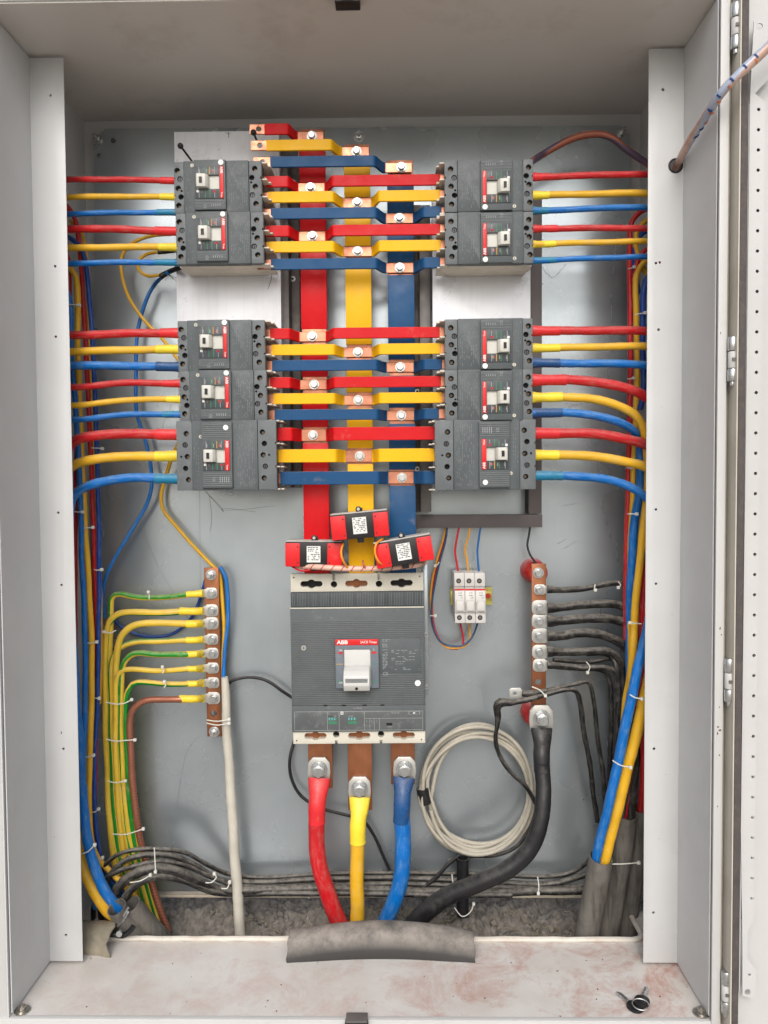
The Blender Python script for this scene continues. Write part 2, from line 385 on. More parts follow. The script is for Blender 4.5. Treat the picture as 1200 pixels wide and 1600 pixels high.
# dry roots and small stones on the soil seen through the gland opening
mb = MB(); dry = mat('dry_grass', (150, 138, 112), 0.8)
for k in range(70):
    x = random.choice((random.gauss(0.19, 0.07), random.gauss(0.3, 0.05), random.uniform(-0.3, 0.35))); y = random.uniform(1.19, 1.285); z = soil_z(x, y)+0.004
    p = Vector((x, y, z)); c = []; a = random.uniform(0, 6.28)
    for q in range(5):
        c.append((p.copy(), 0.0006)); a += random.uniform(-0.9, 0.9)
        p = p+Vector((math.cos(a)*0.011, math.sin(a)*0.005, 0)); p.z = soil_z(p.x, p.y)+random.uniform(0.002, 0.010)
    mb.tube(spline(c, 0.004), dry, 5)
mb.build('dry_roots', label='thin dry roots and straw lying on the soil in the gland opening', cat='roots', kind='stuff')
mb = MB(); stone_m = mat('small_stone', (128, 122, 112), 0.9, dirt=0.4)
for k in range(420):
    x = random.uniform(-0.33, 0.38); y = random.uniform(1.185, 1.298); r = random.choice((0.0015, 0.0025, 0.004, 0.006))*random.uniform(.7, 1.3)
    t = bmesh.new(); bmesh.ops.create_icosphere(t, subdivisions=1, radius=r)
    for v in t.verts: v.co = Vector((v.co.x*random.uniform(.7, 1.3), v.co.y*random.uniform(.7, 1.3), v.co.z*random.uniform(.5, 1.1)))
    mb._merge(t, stone_m, Matrix.Translation((x, y, soil_z(x, y)+r*0.4)))
mb.build('gravel', label='small stones and clods scattered on the soil in the gland opening', cat='gravel', kind='stuff')

# ------------------------------------------------------------------ cabinet
cabn = thing('electrical_cabinet', 'tall light grey sheet steel cabinet, open, filled with breakers and coloured cables', 'cabinet', (0, 0, ZB-0.16))
OFF = Matrix.Translation((0, 0, -(ZB-0.16)))
def part(mb, name, root, label=None):
    """mesh in world coordinates parented to an unrotated root"""
    o = bpy.data.objects.new(name, mb.mesh(name)); COL.objects.link(o); o.parent = root
    o.data.transform(Matrix.Translation(-Vector(root.location)))
    if label: o['label'] = label
    return o
mb = MB(); mb.box(XL-.0014, XR+.0014, YB, YB+.002, ZB-.004, ZT+.0019, paint); part(mb, 'back_panel', cabn)
mb = MB(); mb.box(XL-.0035, XL-.0015, YF, YB+.003, ZB-.1, ZT+.002, paint); mb.box(XL-.03, XL-.0035, YF, YF+.012, ZB-.1, ZT+.03, paint_w, .001); part(mb, 'side_panel', cabn)
mb = MB(); mb.box(XR+.0015, XR+.0035, YF, YB+.003, ZB-.1, ZT+.002, paint); part(mb, 'side_panel', cabn)
roofm = mat('roof_paint_lightened', (204, 201, 195), 0.42, dirt=0.2, dcol=(140, 128, 112), dscale=5, vary=0.06)  # cabinet paint lightened here to make up for the dim light overhead
mb = MB(); mb.box(XL-.0035, XR+.0035, YF+.001, YB+.003, ZT+.002, ZT+.004, roofm); part(mb, 'roof_panel', cabn)
# front lip, top and bottom, and the rain channel on the hinge side
mb = MB()
mb.box(XL-.03, XR+.012, YF-.002, YF+.010, ZT+.004, ZT+.05, paint_w, .001)
mb.box(XL-.03, XR+.012, YF-.002, YF+.006, ZB-.04, ZB+.0002, paint_w, .0008)
xa = P(1121, 800, YF).x; xb = P(1131, 800, YF).x
mb.box(XR-.0005, xb, YF-.004, YF-.0005, ZB-.04, ZT+.05, paint_w, .0008); mb.box(XR+.0036, xb-.001, YF-.0006, YF+.016, ZB-.04, ZT+.05, paint_w, .0015)
part(mb, 'front_frame', cabn)
chan = mat('rain_channel_paint', (192, 186, 174), 0.45, dirt=0.3, dcol=(168, 156, 136), dscale=14)
mb = MB(); mb.box(xb, xb+.026, YF+.010, YF+.014, ZB-.04, ZT+.05, chan); mb.box(xb+.017, xb+.019, YF-.004, YF+.010, ZB-.04, ZT+.05, chan, .0005)
part(mb, 'rain_channel', cabn)
# L-shaped trim sheets, with screw holes
xfl = XL+.0513; xfr = XR-.0518
def holes(pxs, Y):
    c = MB()
    for (px, py, r) in pxs:
        p = P(px, py, Y); c.cyl((p.x, p.z), r*S(Y), Y-.01, Y+.01, black_in, 14)
    return c
mb = MB(); mb.box(XL, XL+.0015, YF+.004, YFL+.0015, ZB+.004, ZT-.003, paint); mb.box(XL+.0015, xfl, YFL, YFL+.0015, ZB+.004, ZT-.003, paint, .0003)
o = part(mb, 'cable_cover', cabn)
ctr = [(79, 149, 2), (86, 416, 2), (87, 526, 2), (91, 801, 2), (96, 914, 2), (103, 1461, 2), (99, 1170, 2)]
for (px, py, r) in ctr: pass
c = holes(ctr, YFL); cm = c
cm.bm.transform(Matrix.Translation(-Vector(cabn.location))); cm_o = o; co = cm.build('cutter'); co.parent = cabn
def boolcut(o, co):
    md = o.modifiers.new('b', 'BOOLEAN'); md.operation = 'DIFFERENCE'; md.object = co; md.solver = 'EXACT'; md.use_self = True
    bpy.context.view_layer.update(); me = bpy.data.meshes.new_from_object(o.evaluated_get(bpy.context.evaluated_depsgraph_get()))
    me.set_sharp_from_angle(angle=R(38)); o.modifiers.clear(); o.data = me; bpy.data.objects.remove(co)
boolcut(o, co)
mb = MB(); mb.box(XR-.0015, XR, YF+.004, YFL+.0015, ZB+.004, ZT-.003, paint); mb.box(xfr, XR-.0015, YFL, YFL+.0015, ZB+.004, ZT-.003, paint, .0003)
o = part(mb, 'cable_cover', cabn)
c = holes([(1036, 140, 2.4), (1025, 411, 2), (1031, 410, 2), (1029, 515, 2.2), (1025, 796, 2), (1025, 912, 2), (1022, 1170, 2.2), (1021, 1426, 2.2)], YFL)
hp = P(1057, 259, YFL); c.cyl((hp.x, hp.z), .0095, YFL-.01, YFL+.01, black_in, 24)
c.bm.transform(Matrix.Translation(-Vector(cabn.location))); co = c.build('cutter'); co.parent = cabn; boolcut(o, co)
# base plate with the gland opening
base_m = bpy.data.materials.new('dusty_base_plate'); base_m.use_nodes = True
nt = base_m.node_tree; n = nt.nodes; l = nt.links; b = n['Principled BSDF']; b.inputs['Roughness'].default_value = 0.5
geo = n.new('ShaderNodeNewGeometry')
def N_(sc, d=6, r=.65, v=None, dist=0):
    t = n.new('ShaderNodeTexNoise'); t.inputs['Scale'].default_value = sc; t.inputs['Detail'].default_value = d; t.inputs['Roughness'].default_value = r; t.inputs['Distortion'].default_value = dist
    l.new(v or geo.outputs['Position'], t.inputs['Vector']); return t.outputs[0]
def MR(s, a, c, lo=0, hi=1):
    r = n.new('ShaderNodeMapRange'); l.new(s, r.inputs[0]); r.inputs[1].default_value = a; r.inputs[2].default_value = c; r.inputs[3].default_value = lo; r.inputs[4].default_value = hi; return r.outputs[0]
def MX(f, a, c):
    x = n.new('ShaderNodeMix'); x.data_type = 'RGBA'; l.new(f, x.inputs[0])
    for s, k in ((a, 6), (c, 7)):
        if isinstance(s, tuple): x.inputs[k].default_value = s
        else: l.new(s, x.inputs[k])
    return x.outputs[2]
def MU(a, c, op='MULTIPLY'):
    q = n.new('ShaderNodeMath'); q.operation = op
    for s, k in ((a, 0), (c, 1)):
        if isinstance(s, float): q.inputs[k].default_value = s
        else: l.new(s, q.inputs[k])
    return q.outputs[0]
sx = n.new('ShaderNodeSeparateXYZ'); l.new(geo.outputs['Position'], sx.inputs[0])
mp = n.new('ShaderNodeMapping'); mp.inputs['Scale'].default_value = (1, 1, 1); l.new(geo.outputs['Position'], mp.inputs[0])
c1 = MX(MR(N_(7), .4, .65), lin((204, 201, 197)), lin((192, 186, 179)))
red = MU(MR(N_(13, 9, .75, dist=.5), .47, .64), MR(sx.outputs[0], -.3, .36, .32, 1.0))
c1 = MX(MU(red, .8), c1, lin((168, 118, 103)))
c1 = MX(MU(MR(N_(60, 6, .8), .60, .72), .5), c1, lin((170, 160, 150)))
c1 = MX(MR(N_(130, 3, .5), .74, .76), c1, lin((110, 90, 80)))
l.new(c1, b.inputs['Base Color']); l.new(MR(N_(20), .3, .7, .35, .75), b.inputs['Roughness'])
bp = n.new('ShaderNodeBump'); bp.inputs['Strength'].default_value = .25; bp.inputs['Distance'].default_value = .001; l.new(N_(300), bp.inputs['Height']); l.new(bp.outputs[0], b.inputs['Normal'])
g0 = Pz(250, 1470, ZB); g1 = Pz(1003, 1465, ZB); gy = g0.y; gx0 = XL+.030; gx1 = g1.x
mb = MB(); mb.box(XL-.0014, XR+.0014, YF+.0045, YB-.0005, ZB-.0018, ZB, base_m); o = part(mb, 'base_plate', cabn)
c = MB(); t = bmesh.new(); r = .018; pts = []
for (cx_, cy_, a0) in ((gx1-r, gy+r, -90), (gx1-r, YB-.012-r, 0), (gx0+r, YB-.012-r, 90), (gx0+r, gy+r, 180)):
    for k in range(7): a = R(a0+15*k); pts.append((cx_+r*math.cos(a), cy_+r*math.sin(a)))
vs = [t.verts.new((x, y, ZB-.05)) for x, y in pts]; f = t.faces.new(vs); ex = bmesh.ops.extrude_face_region(t, geom=[f])
for v in ex['geom']:
    if isinstance(v, bmesh.types.BMVert): v.co.z = ZB+.05
bmesh.ops.recalc_face_normals(t, faces=t.faces[:]); c._merge(t, base_m, Matrix.Translation(-Vector(cabn.location)))
co = c.build('cutter'); co.parent = cabn; boolcut(o, co)
# raised folded edge round the opening
mb = MB(); ring = [(Vector((x, y, ZB+.0035)), .004, 1, 1) for x, y in pts]
dense = []
for k in range(len(ring)):
    a, b2 = ring[k], ring[(k+1) % len(ring)]; m_ = max(1, int((b2[0]-a[0]).length/.02))
    for j in range(m_):
        v = a[0].lerp(b2[0], j/m_); dense.append((v+Vector((0, 0, random.uniform(-.0005, .0005))), .0042*random.uniform(.95, 1.05)))
lipm = mat('opening_edge_paint', (205, 200, 190), 0.5, dirt=.35, dcol=(168, 140, 122), dscale=25)
mb.tube(dense, lipm, 8, cyc=True); part(mb, 'gland_opening_edge', cabn)
mb = MB(); a = Pz(250, 1400, ZB); mb.box(XL+.03, XR-.02, YB-.020, YB-.001, ZB+.001, ZB+.006, mat('back_lip_paint', (196, 186, 168), .5, dirt=.4, dcol=(140, 128, 112), dscale=30), .001); part(mb, 'rear_lip', cabn)
# corner bolts of the base
for px, py in ((35, 1580), (1095, 1584)):
    p = Pz(px, py, ZB); mb = MB(); az = mat('dirty_zinc', (170, 166, 158), .3, .9, dirt=.15, dcol=(120, 104, 90), dscale=120); mb.cyl((0, 0), .0105, -.0015, 0, az, 24); mb.cyl((0, 0), .0080, -.003, -.0015, az, 24); mb.hexa((0, 0), .0055, -.007, -.003, az, .4); mb.cyl((0, 0), .003, -.009, -.007, az, 14)
    mb.bm.transform(Matrix.Translation(p+Vector((0, 0, .0005))) @ Matrix.Rotation(R(-90), 4, 'X')); part(mb, 'anchor_bolt', cabn)
p = Pz(1001, 1420, ZB); mb = MB(); mb.cyl((0, 0), .012, -.003, 0, zinc, 24); mb.hexa((0, 0), .008, -.009, -.003, zinc); mb.bm.transform(Matrix.Translation((p.x+.006, p.y, ZB+.0005)) @ Matrix.Rotation(R(-90), 4, 'X')); part(mb, 'anchor_bolt', cabn)
# latch catches
mb = MB(); p = P(557, 1588, YF-.01); mb.box(p.x-.0155, p.x+.0155, YF-.012, YF-.0025, ZB-.02, ZB+.003, black_p, .001); mb.box(p.x-.0145, p.x+.0145, YF-.012, YF+.006, ZB+.003, ZB+.0055, rail_m, .0008); part(mb, 'latch_catch', cabn)
p = P(543, 8, YF); mb = MB(); mb.box(p.x-.016, p.x+.016, YF-.006, YF+.014, ZT-.006, ZT+.0035, black_p, .001); mb.box(p.x-.008, p.x+.008, YF-.010, YF-.006, ZT-.004, ZT+.004, mat('brass_bolt', (140, 105, 60), .4, .8), .001); part(mb, 'latch_catch', cabn)
# hinges
hx = P(1140, 800, YF-.004).x
for py in (44, 563, 1063, 1549):
    z = P(1142, py, YF-.006).z; x = hx; mb = MB()
    def vc(z0, z1, r, m): mb.tube([(Vector((x, YF-.008, z0)), r*.9), (Vector((x, YF-.008, z0+.001)), r), (Vector((x, YF-.008, z1-.001)), r), (Vector((x, YF-.008, z1)), r*.9)], m, 20)
    vc(z+.0115, z+.029, .0062, zinc); vc(z-.0105, z+.0105, .0058, paint_w); vc(z-.027, z-.0115, .0062, zinc); vc(z-.033, z-.027, .0032, zinc)
    mb.box(x-.003, x+.001, YF-.0150, YF-.0132, z-.002, z+.002, rail_m); mb.box(x+.004, x+.010, YF-.006, YF+.010, z-.02, z+.022, zinc, .0008)
    part(mb, 'hinge', cabn)

chip = mat('paint_chip', (92, 66, 52), .8); chp = mat('paint_chip_dark', (60, 58, 56), .8)
def chips(lst, Y, m):
    for (px, py, w_, h_) in lst:
        p = P(px, py, Y); q = MB(); k_ = 7; q.prism([(p.x+w_*S(Y)*.5*math.cos(6.283*j/k_)*random.uniform(.5, 1.2), p.z+h_*S(Y)*.5*math.sin(6.283*j/k_)*random.uniform(.5, 1.2)) for j in range(k_)], Y-.0002, Y-.00005, m); part(q, 'paint_chip', cabn)
chips([(1122, 1136, 4, 3), (1125, 1141, 5, 3), (1121, 1146, 3, 6), (1125, 982, 2, 5), (1127, 992, 2, 3), (1124, 1105, 2, 3), (1126, 520, 2, 4), (1124, 1180, 2, 3), (1121, 1260, 2, 3)], YF-.004, chip)
chips([(85, 1308, 2, 1.5), (60, 1225, 1.5, 1.5), (1030, 1310, 1.2, 1.5), (1040, 1210, 1, 1), (1050, 960, 1.5, 1), (96, 1145, 2, 6), (1034, 636, 1, 1)], YFL, chp)
# ------------------------------------------------------------------ door (swung fully open)
dr = thing('cabinet_door', 'light grey cabinet door swung open at the right, with dark gasket and perforated strip', 'door', (P(1166, 800, YF).x, YF-.01, ZB-.04))
dx = P(1151.5, 800, .966).x-.0008; gw = P(1164, 800, .966).x-P(1151.5, 800, .966).x
mb = MB(); mb.box(dx+gw, dx+.52, .985, .987, ZB-.05, ZT+.09, paint_w); mb.box(dx-.001, dx+.0005, .966, .990, ZB-.05, ZT+.09, chan); part(mb, 'door_panel', dr)
gas = mat('gasket_foam', (84, 79, 78), .9, dirt=.4, dcol=(112, 100, 92), dscale=80, bump=.6, bscale=500)
mb = MB(); mb.box(dx+.0008, dx+gw, .966, .9845, ZB-.045, ZT+.085, gas, .002); part(mb, 'gasket', dr)
YS = .972; s0 = P(1168, 800, YS).x; s1 = P(1190, 800, YS).x
def zz(py): return P(1180, py, YS).z
pts = [(P(1178, 33, YS).x, zz(33)), (P(1204, 30, YS).x, zz(30)), (P(1204, 120, YS).x, zz(120)), (P(1180, 146, YS).x, zz(146)), (P(1196, 160, YS).x, zz(160)), (s1-.004, zz(1440)), (P(1168, 1458, YS).x, zz(1455)), (P(1168, 1500, YS).x, zz(1498)), (P(1182, 1516, YS).x, zz(1516)), (P(1181, 1552, YS).x, zz(1552)), (P(1176, 1560, YS).x, zz(1560)), (P(1160, 1556, YS).x, zz(1556)), (P(1160, 1480, YS).x, zz(1480)), (s0-.004, zz(1300)), (P(1172, 150, YS).x, zz(150))]
mb = MB(); mb.prism(pts, YS, YS+.0015, paint_w); mb.box(s0-.0035, s0-.0022, YS+.0016, YS+.0125, zz(1550), zz(160), paint_w); mb.box(s0-.002, s1-.0065, YS+.006, YS+.0065, zz(1440), zz(162), mat('strip_hole_shade', (70, 70, 70), .8)); mb.box(s1-.0062, s1-.005, YS+.0016, YS+.0125, zz(1440), zz(162), paint_w)  # dark sheet behind the holes stands for the shade inside the strip
o = part(mb, 'perforated_strip', dr); c = MB()
py = 171
while py < 1430:
    px = 1185.5-(py-171)*.0085; p = P(px, py, YS); c.cyl((p.x, p.z), .0022, YS-.01, YS+.01, black_in, 10); py += 31.6
for px, py, r in ((1171, 1523, .0018), (1168, 1550, .004), (1187, 41, .004)): p = P(px, py, YS); c.cyl((p.x, p.z), r, YS-.01, YS+.01, black_in, 12)
c.bm.transform(Matrix.Translation(-Vector(dr.location))); co = c.build('cutter'); co.parent = dr; boolcut(o, co)

# ------------------------------------------------------------------ mounting plate
galv = bpy.data.materials.new('galvanised_steel'); galv.use_nodes = True
nt = galv.node_tree; n = nt.nodes; l = nt.links; b = n['Principled BSDF']; b.inputs['Metallic'].default_value = 0.72
geo = n.new('ShaderNodeNewGeometry')
c1 = MX(MR(N_(3.5, 4), .35, .65), lin((168, 178, 184)), lin((152, 161, 166)))  # bluish sheen and cloudy reflections are put into the base colour
mp = n.new('ShaderNodeMapping'); mp.inputs['Scale'].default_value = (1, 1, .03); l.new(geo.outputs['Position'], mp.inputs[0])
c1 = MX(MU(MR(N_(160, 4, .6, mp.outputs[0]), .5, .8), .16), c1, lin((146, 150, 148)))
c1 = MX(MU(MR(N_(9, 4, .6), .2, .8), .3), c1, lin((190, 194, 194)))
l.new(c1, b.inputs['Base Color']); l.new(MR(N_(4, 4, .55), .3, .7, .17, .40), b.inputs['Roughness'])
mpl = thing('mounting_plate', 'large galvanised steel mounting plate at the back of the cabinet', 'mounting plate', (0, YP, ZB))
def plate_outline():
    return [(P(147, 1385, YP).x, P(147, 1392, YP).z), (P(975, 1385, YP).x, P(975, 1392, YP).z), (P(984, 1375, YP).x, P(984, 1375, YP).z), (P(984, 215, YP).x, P(984, 210, YP).z), (P(970, 200, YP).x, P(970, 196, YP).z), (P(165, 200, YP).x, P(165, 201, YP).z), (P(147, 215, YP).x, P(147, 217, YP).z)]
mb = MB(); mb.prism(plate_outline(), YP, YP+.0025, galv); o = part(mb, 'plate', mpl)
c = MB()
for px, py, r in ((177, 220, 3.6), (155, 243, 3.6), (974, 231, 3.6)): p = P(px, py, YP); c.cyl((p.x, p.z), r*S(YP), YP-.01, YP+.01, black_in, 16)
c.bm.transform(Matrix.Translation(-Vector(mpl.location))); co = c.build('cutter'); co.parent = mpl; boolcut(o, co)
for px, py in ((153, 218), (561, 214), (972, 208), (484, 1393), (582, 1391)):
    p = P(px, py, YP); mb = MB(); mb.bolt((p.x, p.z), 5.6*S(YP), YP, stud=True, wash=1.5); part(mb, 'stud_nut', mpl)
# pencil lines and scratches on the plate
pn = ['pencil_mark', mpl]; pen = mat('pencil_line', (112, 114, 113), .7)
def pl(pts, w=.35, Y=YP-.0006):
    q = [P(a, b_, Y) for a, b_ in pts]; mq = MB(); mq.tube(spline([(v, w*.0005) for v in q], .01), pen, 4); part(mq, pn[0], pn[1])
pl([(322, 768), (345, 795), (352, 797), (380, 796), (430, 790)]); pl([(318, 765), (345, 792), (349, 800), (349, 794), (400, 800)])
pl([(327, 775), (331, 810), (328, 830)]); pl([(312, 764), (313, 940)], .25); pl([(220, 815), (245, 880), (290, 960), (300, 985)], .25)
pl([(268, 632), (236, 710)], .3); pl([(846, 416), (863, 434), (885, 412)], .5); pl([(310, 1150), (290, 1180), (276, 1260)], .3)
pl([(650, 1085), (668, 1083)], .5); pl([(736, 1112), (735, 1120)], .6)
pn[0] = 'scratch'; pen = mat('scratch', (215, 218, 216), .3, .8)
for q in (((880, 858), (902, 845)), ((880, 790), (905, 786)), ((963, 360), (961, 400), (957, 428)), ((955, 460), (956, 530)), ((952, 540), (949, 600)), ((888, 636), (912, 629)), ((195, 400), (190, 410)), ((205, 640), (225, 644)), ((870, 850), (886, 842))): pl(list(q), .5)

# ------------------------------------------------------------------ rails, duct, backing sheets
def screwhead(mb, px, py, Y, r=3.2):
    p = P(px, py, Y); mb.cyl((p.x, p.z), r*S(Y), Y-.0015, Y, zinc, 16); mb.cyl((p.x, p.z), r*.45*S(Y), Y-.0019, Y-.0015, black_in, 8)
YR = 1.225
def pbox(mb, x0, x1, y0, y1, Ya, Yb_, m, bev=.0005):
    """box whose front face at depth Ya fills the pixel rectangle"""
    a = P(x0, y1, Ya); b_ = P(x1, y0, Ya); mb.box(a.x, b_.x, Ya, Yb_, a.z, b_.z, m, bev)
for side, xs, ys, sc, lab in (('l', (437, 449, 466), (236, 762), (436,), 'dark steel rail left of the red vertical busbar'), ('r', (672, 657, 647), (320, 800), (342, 612, 733), 'dark steel rail right of the blue vertical busbar')):
    p = P(xs[1], ys[1], YR); t = thing('support_rail', lab, 'rail', (p.x, YP, p.z), group='upright support rails')
    mb = MB(); x0, x1 = sorted((xs[1], xs[2])); pbox(mb, x0, x1, ys[0], ys[1], YR+.022, YR+.025, rail_m)
    x0, x1 = sorted((xs[0], xs[1])); pbox(mb, x0, x1, ys[0], ys[1], YR-.012, YP-.001, rail_m, .001)
    part(mb, 'rail_profile', t)
    for s_ in sc + ((285,) if side == 'l' else ()):
        mb = MB(); screwhead(mb, (xs[1]+xs[2])/2, s_, YR+.022, 4.2); part(mb, 'screw', t)
for lab, (x0, x1, y0, y1) in (('white backing sheet behind the left column of breakers', (281, 436, 204, 760)), ('white backing sheet behind the right column of breakers', (677, 829, 270, 762))):
    p = P((x0+x1)/2, y1, 1.196); mb = MB(); a = P(x0, y1, 1.196); b_ = P(x1, y0, 1.196)
    t = thing('backing_sheet', lab, 'metal sheet', (p.x, 1.196, p.z), group='white sheets behind the breakers')
    mb.box(a.x, b_.x, 1.196, 1.198, a.z, b_.z, sheet_m, .0004); mb.box(a.x, a.x+.0015, 1.198, 1.215, a.z, b_.z, sheet_m); mb.box(b_.x-.0015, b_.x, 1.198, 1.215, a.z, b_.z, sheet_m); part(mb, 'sheet', t)
    mb = MB(); mb.box(a.x+.04, a.x+.06, 1.199, YP-.0005, a.z+.05, a.z+.08, rail_m); mb.box(a.x+.04, a.x+.06, 1.199, YP-.0005, b_.z-.08, b_.z-.05, rail_m); part(mb, 'standoff', t)
pn = ['pen_mark', [q for q in bpy.data.objects if q.name.startswith('backing_sheet')][0]]; pen = ink_k; pl([(357, 207), (357, 215)], .8, 1.1955); pl([(352, 208), (360, 208)], .5, 1.1955); pl([(425, 423), (423, 440), (418, 452)], .6, 1.1955)
for nm, lab, (x0, x1, y0, y1) in (('cable_duct', 'upright dark grey cable duct right of the right breakers', (826, 847, 302, 803)), ('cable_duct', 'level dark grey cable duct above the fuse holders', (648, 847.5, 803.6, 825))):
    mb = MB(); a = P(x0, y1, 1.240); b_ = P(x1, y0, 1.240); p = Vector(((a.x+b_.x)/2, YP, a.z))
    t = thing(nm, lab, 'cable duct', p, group='cable ducts'); mb.box(a.x, b_.x, 1.240, 1.243, a.z, b_.z, duct_m, .0006); part(mb, 'duct_cover', t)
    mb = MB(); mb.box(a.x+.001, b_.x-.001, 1.2435, YP-.0005, a.z+.001, b_.z-.001, mat('duct_side', (66, 62, 62), .6)); part(mb, 'duct_body', t)

# ================================================================== CIRCUIT BREAKERS
U = .001
def moulded(W, L, D):
    """device-up local frame: x across, z up, front face y=0, root at the mounting face"""
    big = W > 90
    root = thing('circuit_breaker', 'x', 'circuit breaker', (0, 0, 0), group='moulded case circuit breakers')
    w, h = W/2, L/2
    lo, hi = (-51, 47) if big else (-50, 46)
    M = Matrix.Translation((0, -D*U, 0))                     # local origin at the back
    def pt(mb, name, par=root, label=None):
        mb.bm.transform(M); o = mb.build(name, par); return o
    def B(mb, x0, x1, y0, y1, z0, z1, m, bev=.0): mb.box(x0*U, x1*U, y0*U, y1*U, z0*U, z1*U, m, bev*U)
    mb = MB(); B(mb, -w+1, w-1, 12, D-.4, -h+2, h-4, beige, 1)
    for k in (-1, 0, 1): B(mb, k*W/3-W/6+2, k*W/3+W/6-2, 24, D-14, -h-1.5, -h+3, beige, .6)
    pt(mb, 'body')
    # line-end arc chutes and phase partitions
    mb = MB()
    for k in (-1.5, -.5, .5, 1.5):
        x = max(-w+1.2, min(w-1.2, k*W/3)); B(mb, x-1, x+1, 8, D-8, h-4, h+(4 if big else 7), beige, .3)
        B(mb, x-1, x+1, 20, D-8, h+(3 if big else 6), h+(8 if big else 11), beige, .3)
    for k in (-1, 0, 1): B(mb, k*W/3-W/6+2, k*W/3+W/6-2, 14, 30, h-5, h-1, black_p, .3)
    pt(mb, 'phase_barrier')
    def wells(c, lst):
        for (z, x) in lst: c.cyl((x*U, z*U), 4.1*U, -.004, .009, black_in, 20)
    if big:
        H1 = [(-60, -33), (-62, -16), (-59, 1.5), (-62, 19), (-58, 36)]; H2 = [(54.5, -34), (57, -17), (55, 0), (58, 17), (56, 34.6)]; sm = [(-68, 1.5), (64, 0)]
        dark = (3, 1); 
    else:
        H1 = [(-60, -25), (-56, -12.5), (-59, 1), (-55, 13.6), (-58.6, 26)]; H2 = [(55, -26), (50.5, -13), (55.5, 0), (51, 12.4), (56, 25)]; sm = [(-54, 5), (49.5, -6)]
    for HH, z0, z1, s_ in ((H1, -h, lo-.3, sm[0]), (H2, hi+.3, h, sm[1])):
        mb = MB(); B(mb, -w+.5, w-.5, 1.6, 13, z0, z1, grey_t, .7); mb.bm.transform(M); o = mb.build('terminal_cover', root)
        c = MB(); wells(c, HH); c.cyl((s_[1]*U, s_[0]*U), 1.7*U, -.004, .009, black_in, 12)
        e = -1 if z0 < 0 else 1
        for x in (-w/3*1, w/3*1): c.box((x-1.5)*U, (x+1.5)*U, -.002, .02, (e*h-2)*U, (e*h+2)*U, grey_t)
        c.bm.transform(M); co = c.build('cutter', root); boolcut(o, co)
        for k, (z, x) in enumerate(HH):
            mb = MB()
            if k in (1, 3):
                if (k == 1) == (z0 < 0):
                    mb.cyl((x*U, z*U), 3.0*U, .003, .009, mat('dark_screw', (70, 70, 72), .4, .6), 18); mb.box((x-2)*U, (x+2)*U, .0028, .004, (z-.5)*U, (z+.5)*U, black_in)
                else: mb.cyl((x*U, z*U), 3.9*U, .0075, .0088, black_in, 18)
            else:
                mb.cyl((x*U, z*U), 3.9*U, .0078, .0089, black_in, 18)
                mb.cyl(((x+.6)*U, (z+.3)*U), 2.5*U, .0070, .0078, mat('brass_screw', (98, 84, 70), .45, .3), 16)
            mb.bm.transform(M); mb.build('terminal_screw', root)
    # front cover
    mb = MB(); B(mb, -w+.2, w-.2, 0, 13, lo, hi, grey, .8)
    if big:
        n0, n1, nu0, nu1 = -36, 10, -49, 49; e0, e1, eu0, eu1 = -34, 6, -22, 23
    else:
        n0, n1, nu0, nu1 = -34, 13, -w+.4, 35; e0, e1, eu0, eu1 = -32, 10, -27.5, 19
    if big: n0, n1, e0, e1 = -36, 10, -34, 6
    NF = -4.5
    B(mb, nu0, nu1, NF, 1, n0, n1, grey, 1.0)
    if big:
        for k in range(7): B(mb, -46+k*3, -44.6+k*3, NF-.5, NF+.5, n0+1, n1-1, grey_rib, .2)
        for k in range(7): B(mb, 27+k*3, 28.4+k*3, NF-.5, NF+.5, n0+1, n1-1, grey_rib, .2)
    else:
        for k in range(3): B(mb, 22+k*4, 23+k*4, NF-.4, NF+.5, n0+1, n1-1, grey_rib, .2)
    mb.bm.transform(M); o = mb.build('front_cover', root)
    ww0, ww1 = (-9, 11) if big else (-15, 5.5)
    tz0, tz1 = (-33, 2) if big else (-30.5, 3.6)
    mb = MB(); B(mb, eu0, eu1, NF-1.1, NF-.05, e0, e1, grey_d, .3); mb.bm.transform(M); esc = mb.build('escutcheon', root)
    c = MB(); c.box(ww0*U, ww1*U, (NF-5)*U, (NF+9)*U, tz0*U, tz1*U, white_p); c.bm.transform(M); co = c.build('cutter', root); boolcut(esc, co)
    c = MB(); c.box(ww0*U, ww1*U, (NF-5)*U, (NF+3)*U, tz0*U, tz1*U, white_p); c.bm.transform(M); co = c.build('cutter', root); boolcut(o, co)
    mb = MB(); B(mb, ww0+.1, ww1-.1, NF+2.2, NF+2.9, tz0+.1, tz1-.1, white_p); mb.bm.transform(M); mb.build('toggle_slide', root)
    mb = MB(); tt = (tz0+.3, tz0+18.5)
    prof = [(NF+2, tt[0]+2), (NF-4, tt[0]+1), (NF-9, tt[0]+1.5), (NF-10.5, tt[0]+4), (NF-9, tt[1]-3), (NF-4.5, tt[1]), (NF+2, tt[1]+1)]
    t = bmesh.new(); A = [t.verts.new(((ww0+.8)*U, y*U, z*U)) for y, z in prof]; f = t.faces.new(A); ex = bmesh.ops.extrude_face_region(t, geom=[f])
    for v in ex['geom']:
        if isinstance(v, bmesh.types.BMVert): v.co.x = (ww1-.8)*U
    bmesh.ops.recalc_face_normals(t, faces=t.faces[:]); bmesh.ops.bevel(t, geom=t.edges[:], offset=.8*U, segments=2, profile=.5, affect='EDGES', clamp_overlap=True)
    mb._merge(t, white_p, None, True); mb.bm.transform(M); tg = mb.build('toggle', root)
    mb = MB(); xc = (ww0+ww1)/2; B(mb, xc-4.3, xc+4.3, NF-11.0, NF-7, tt[0]+6.4, tt[0]+10.6, black_p); mb.bm.transform(M); mb.build('grip_slot', tg)
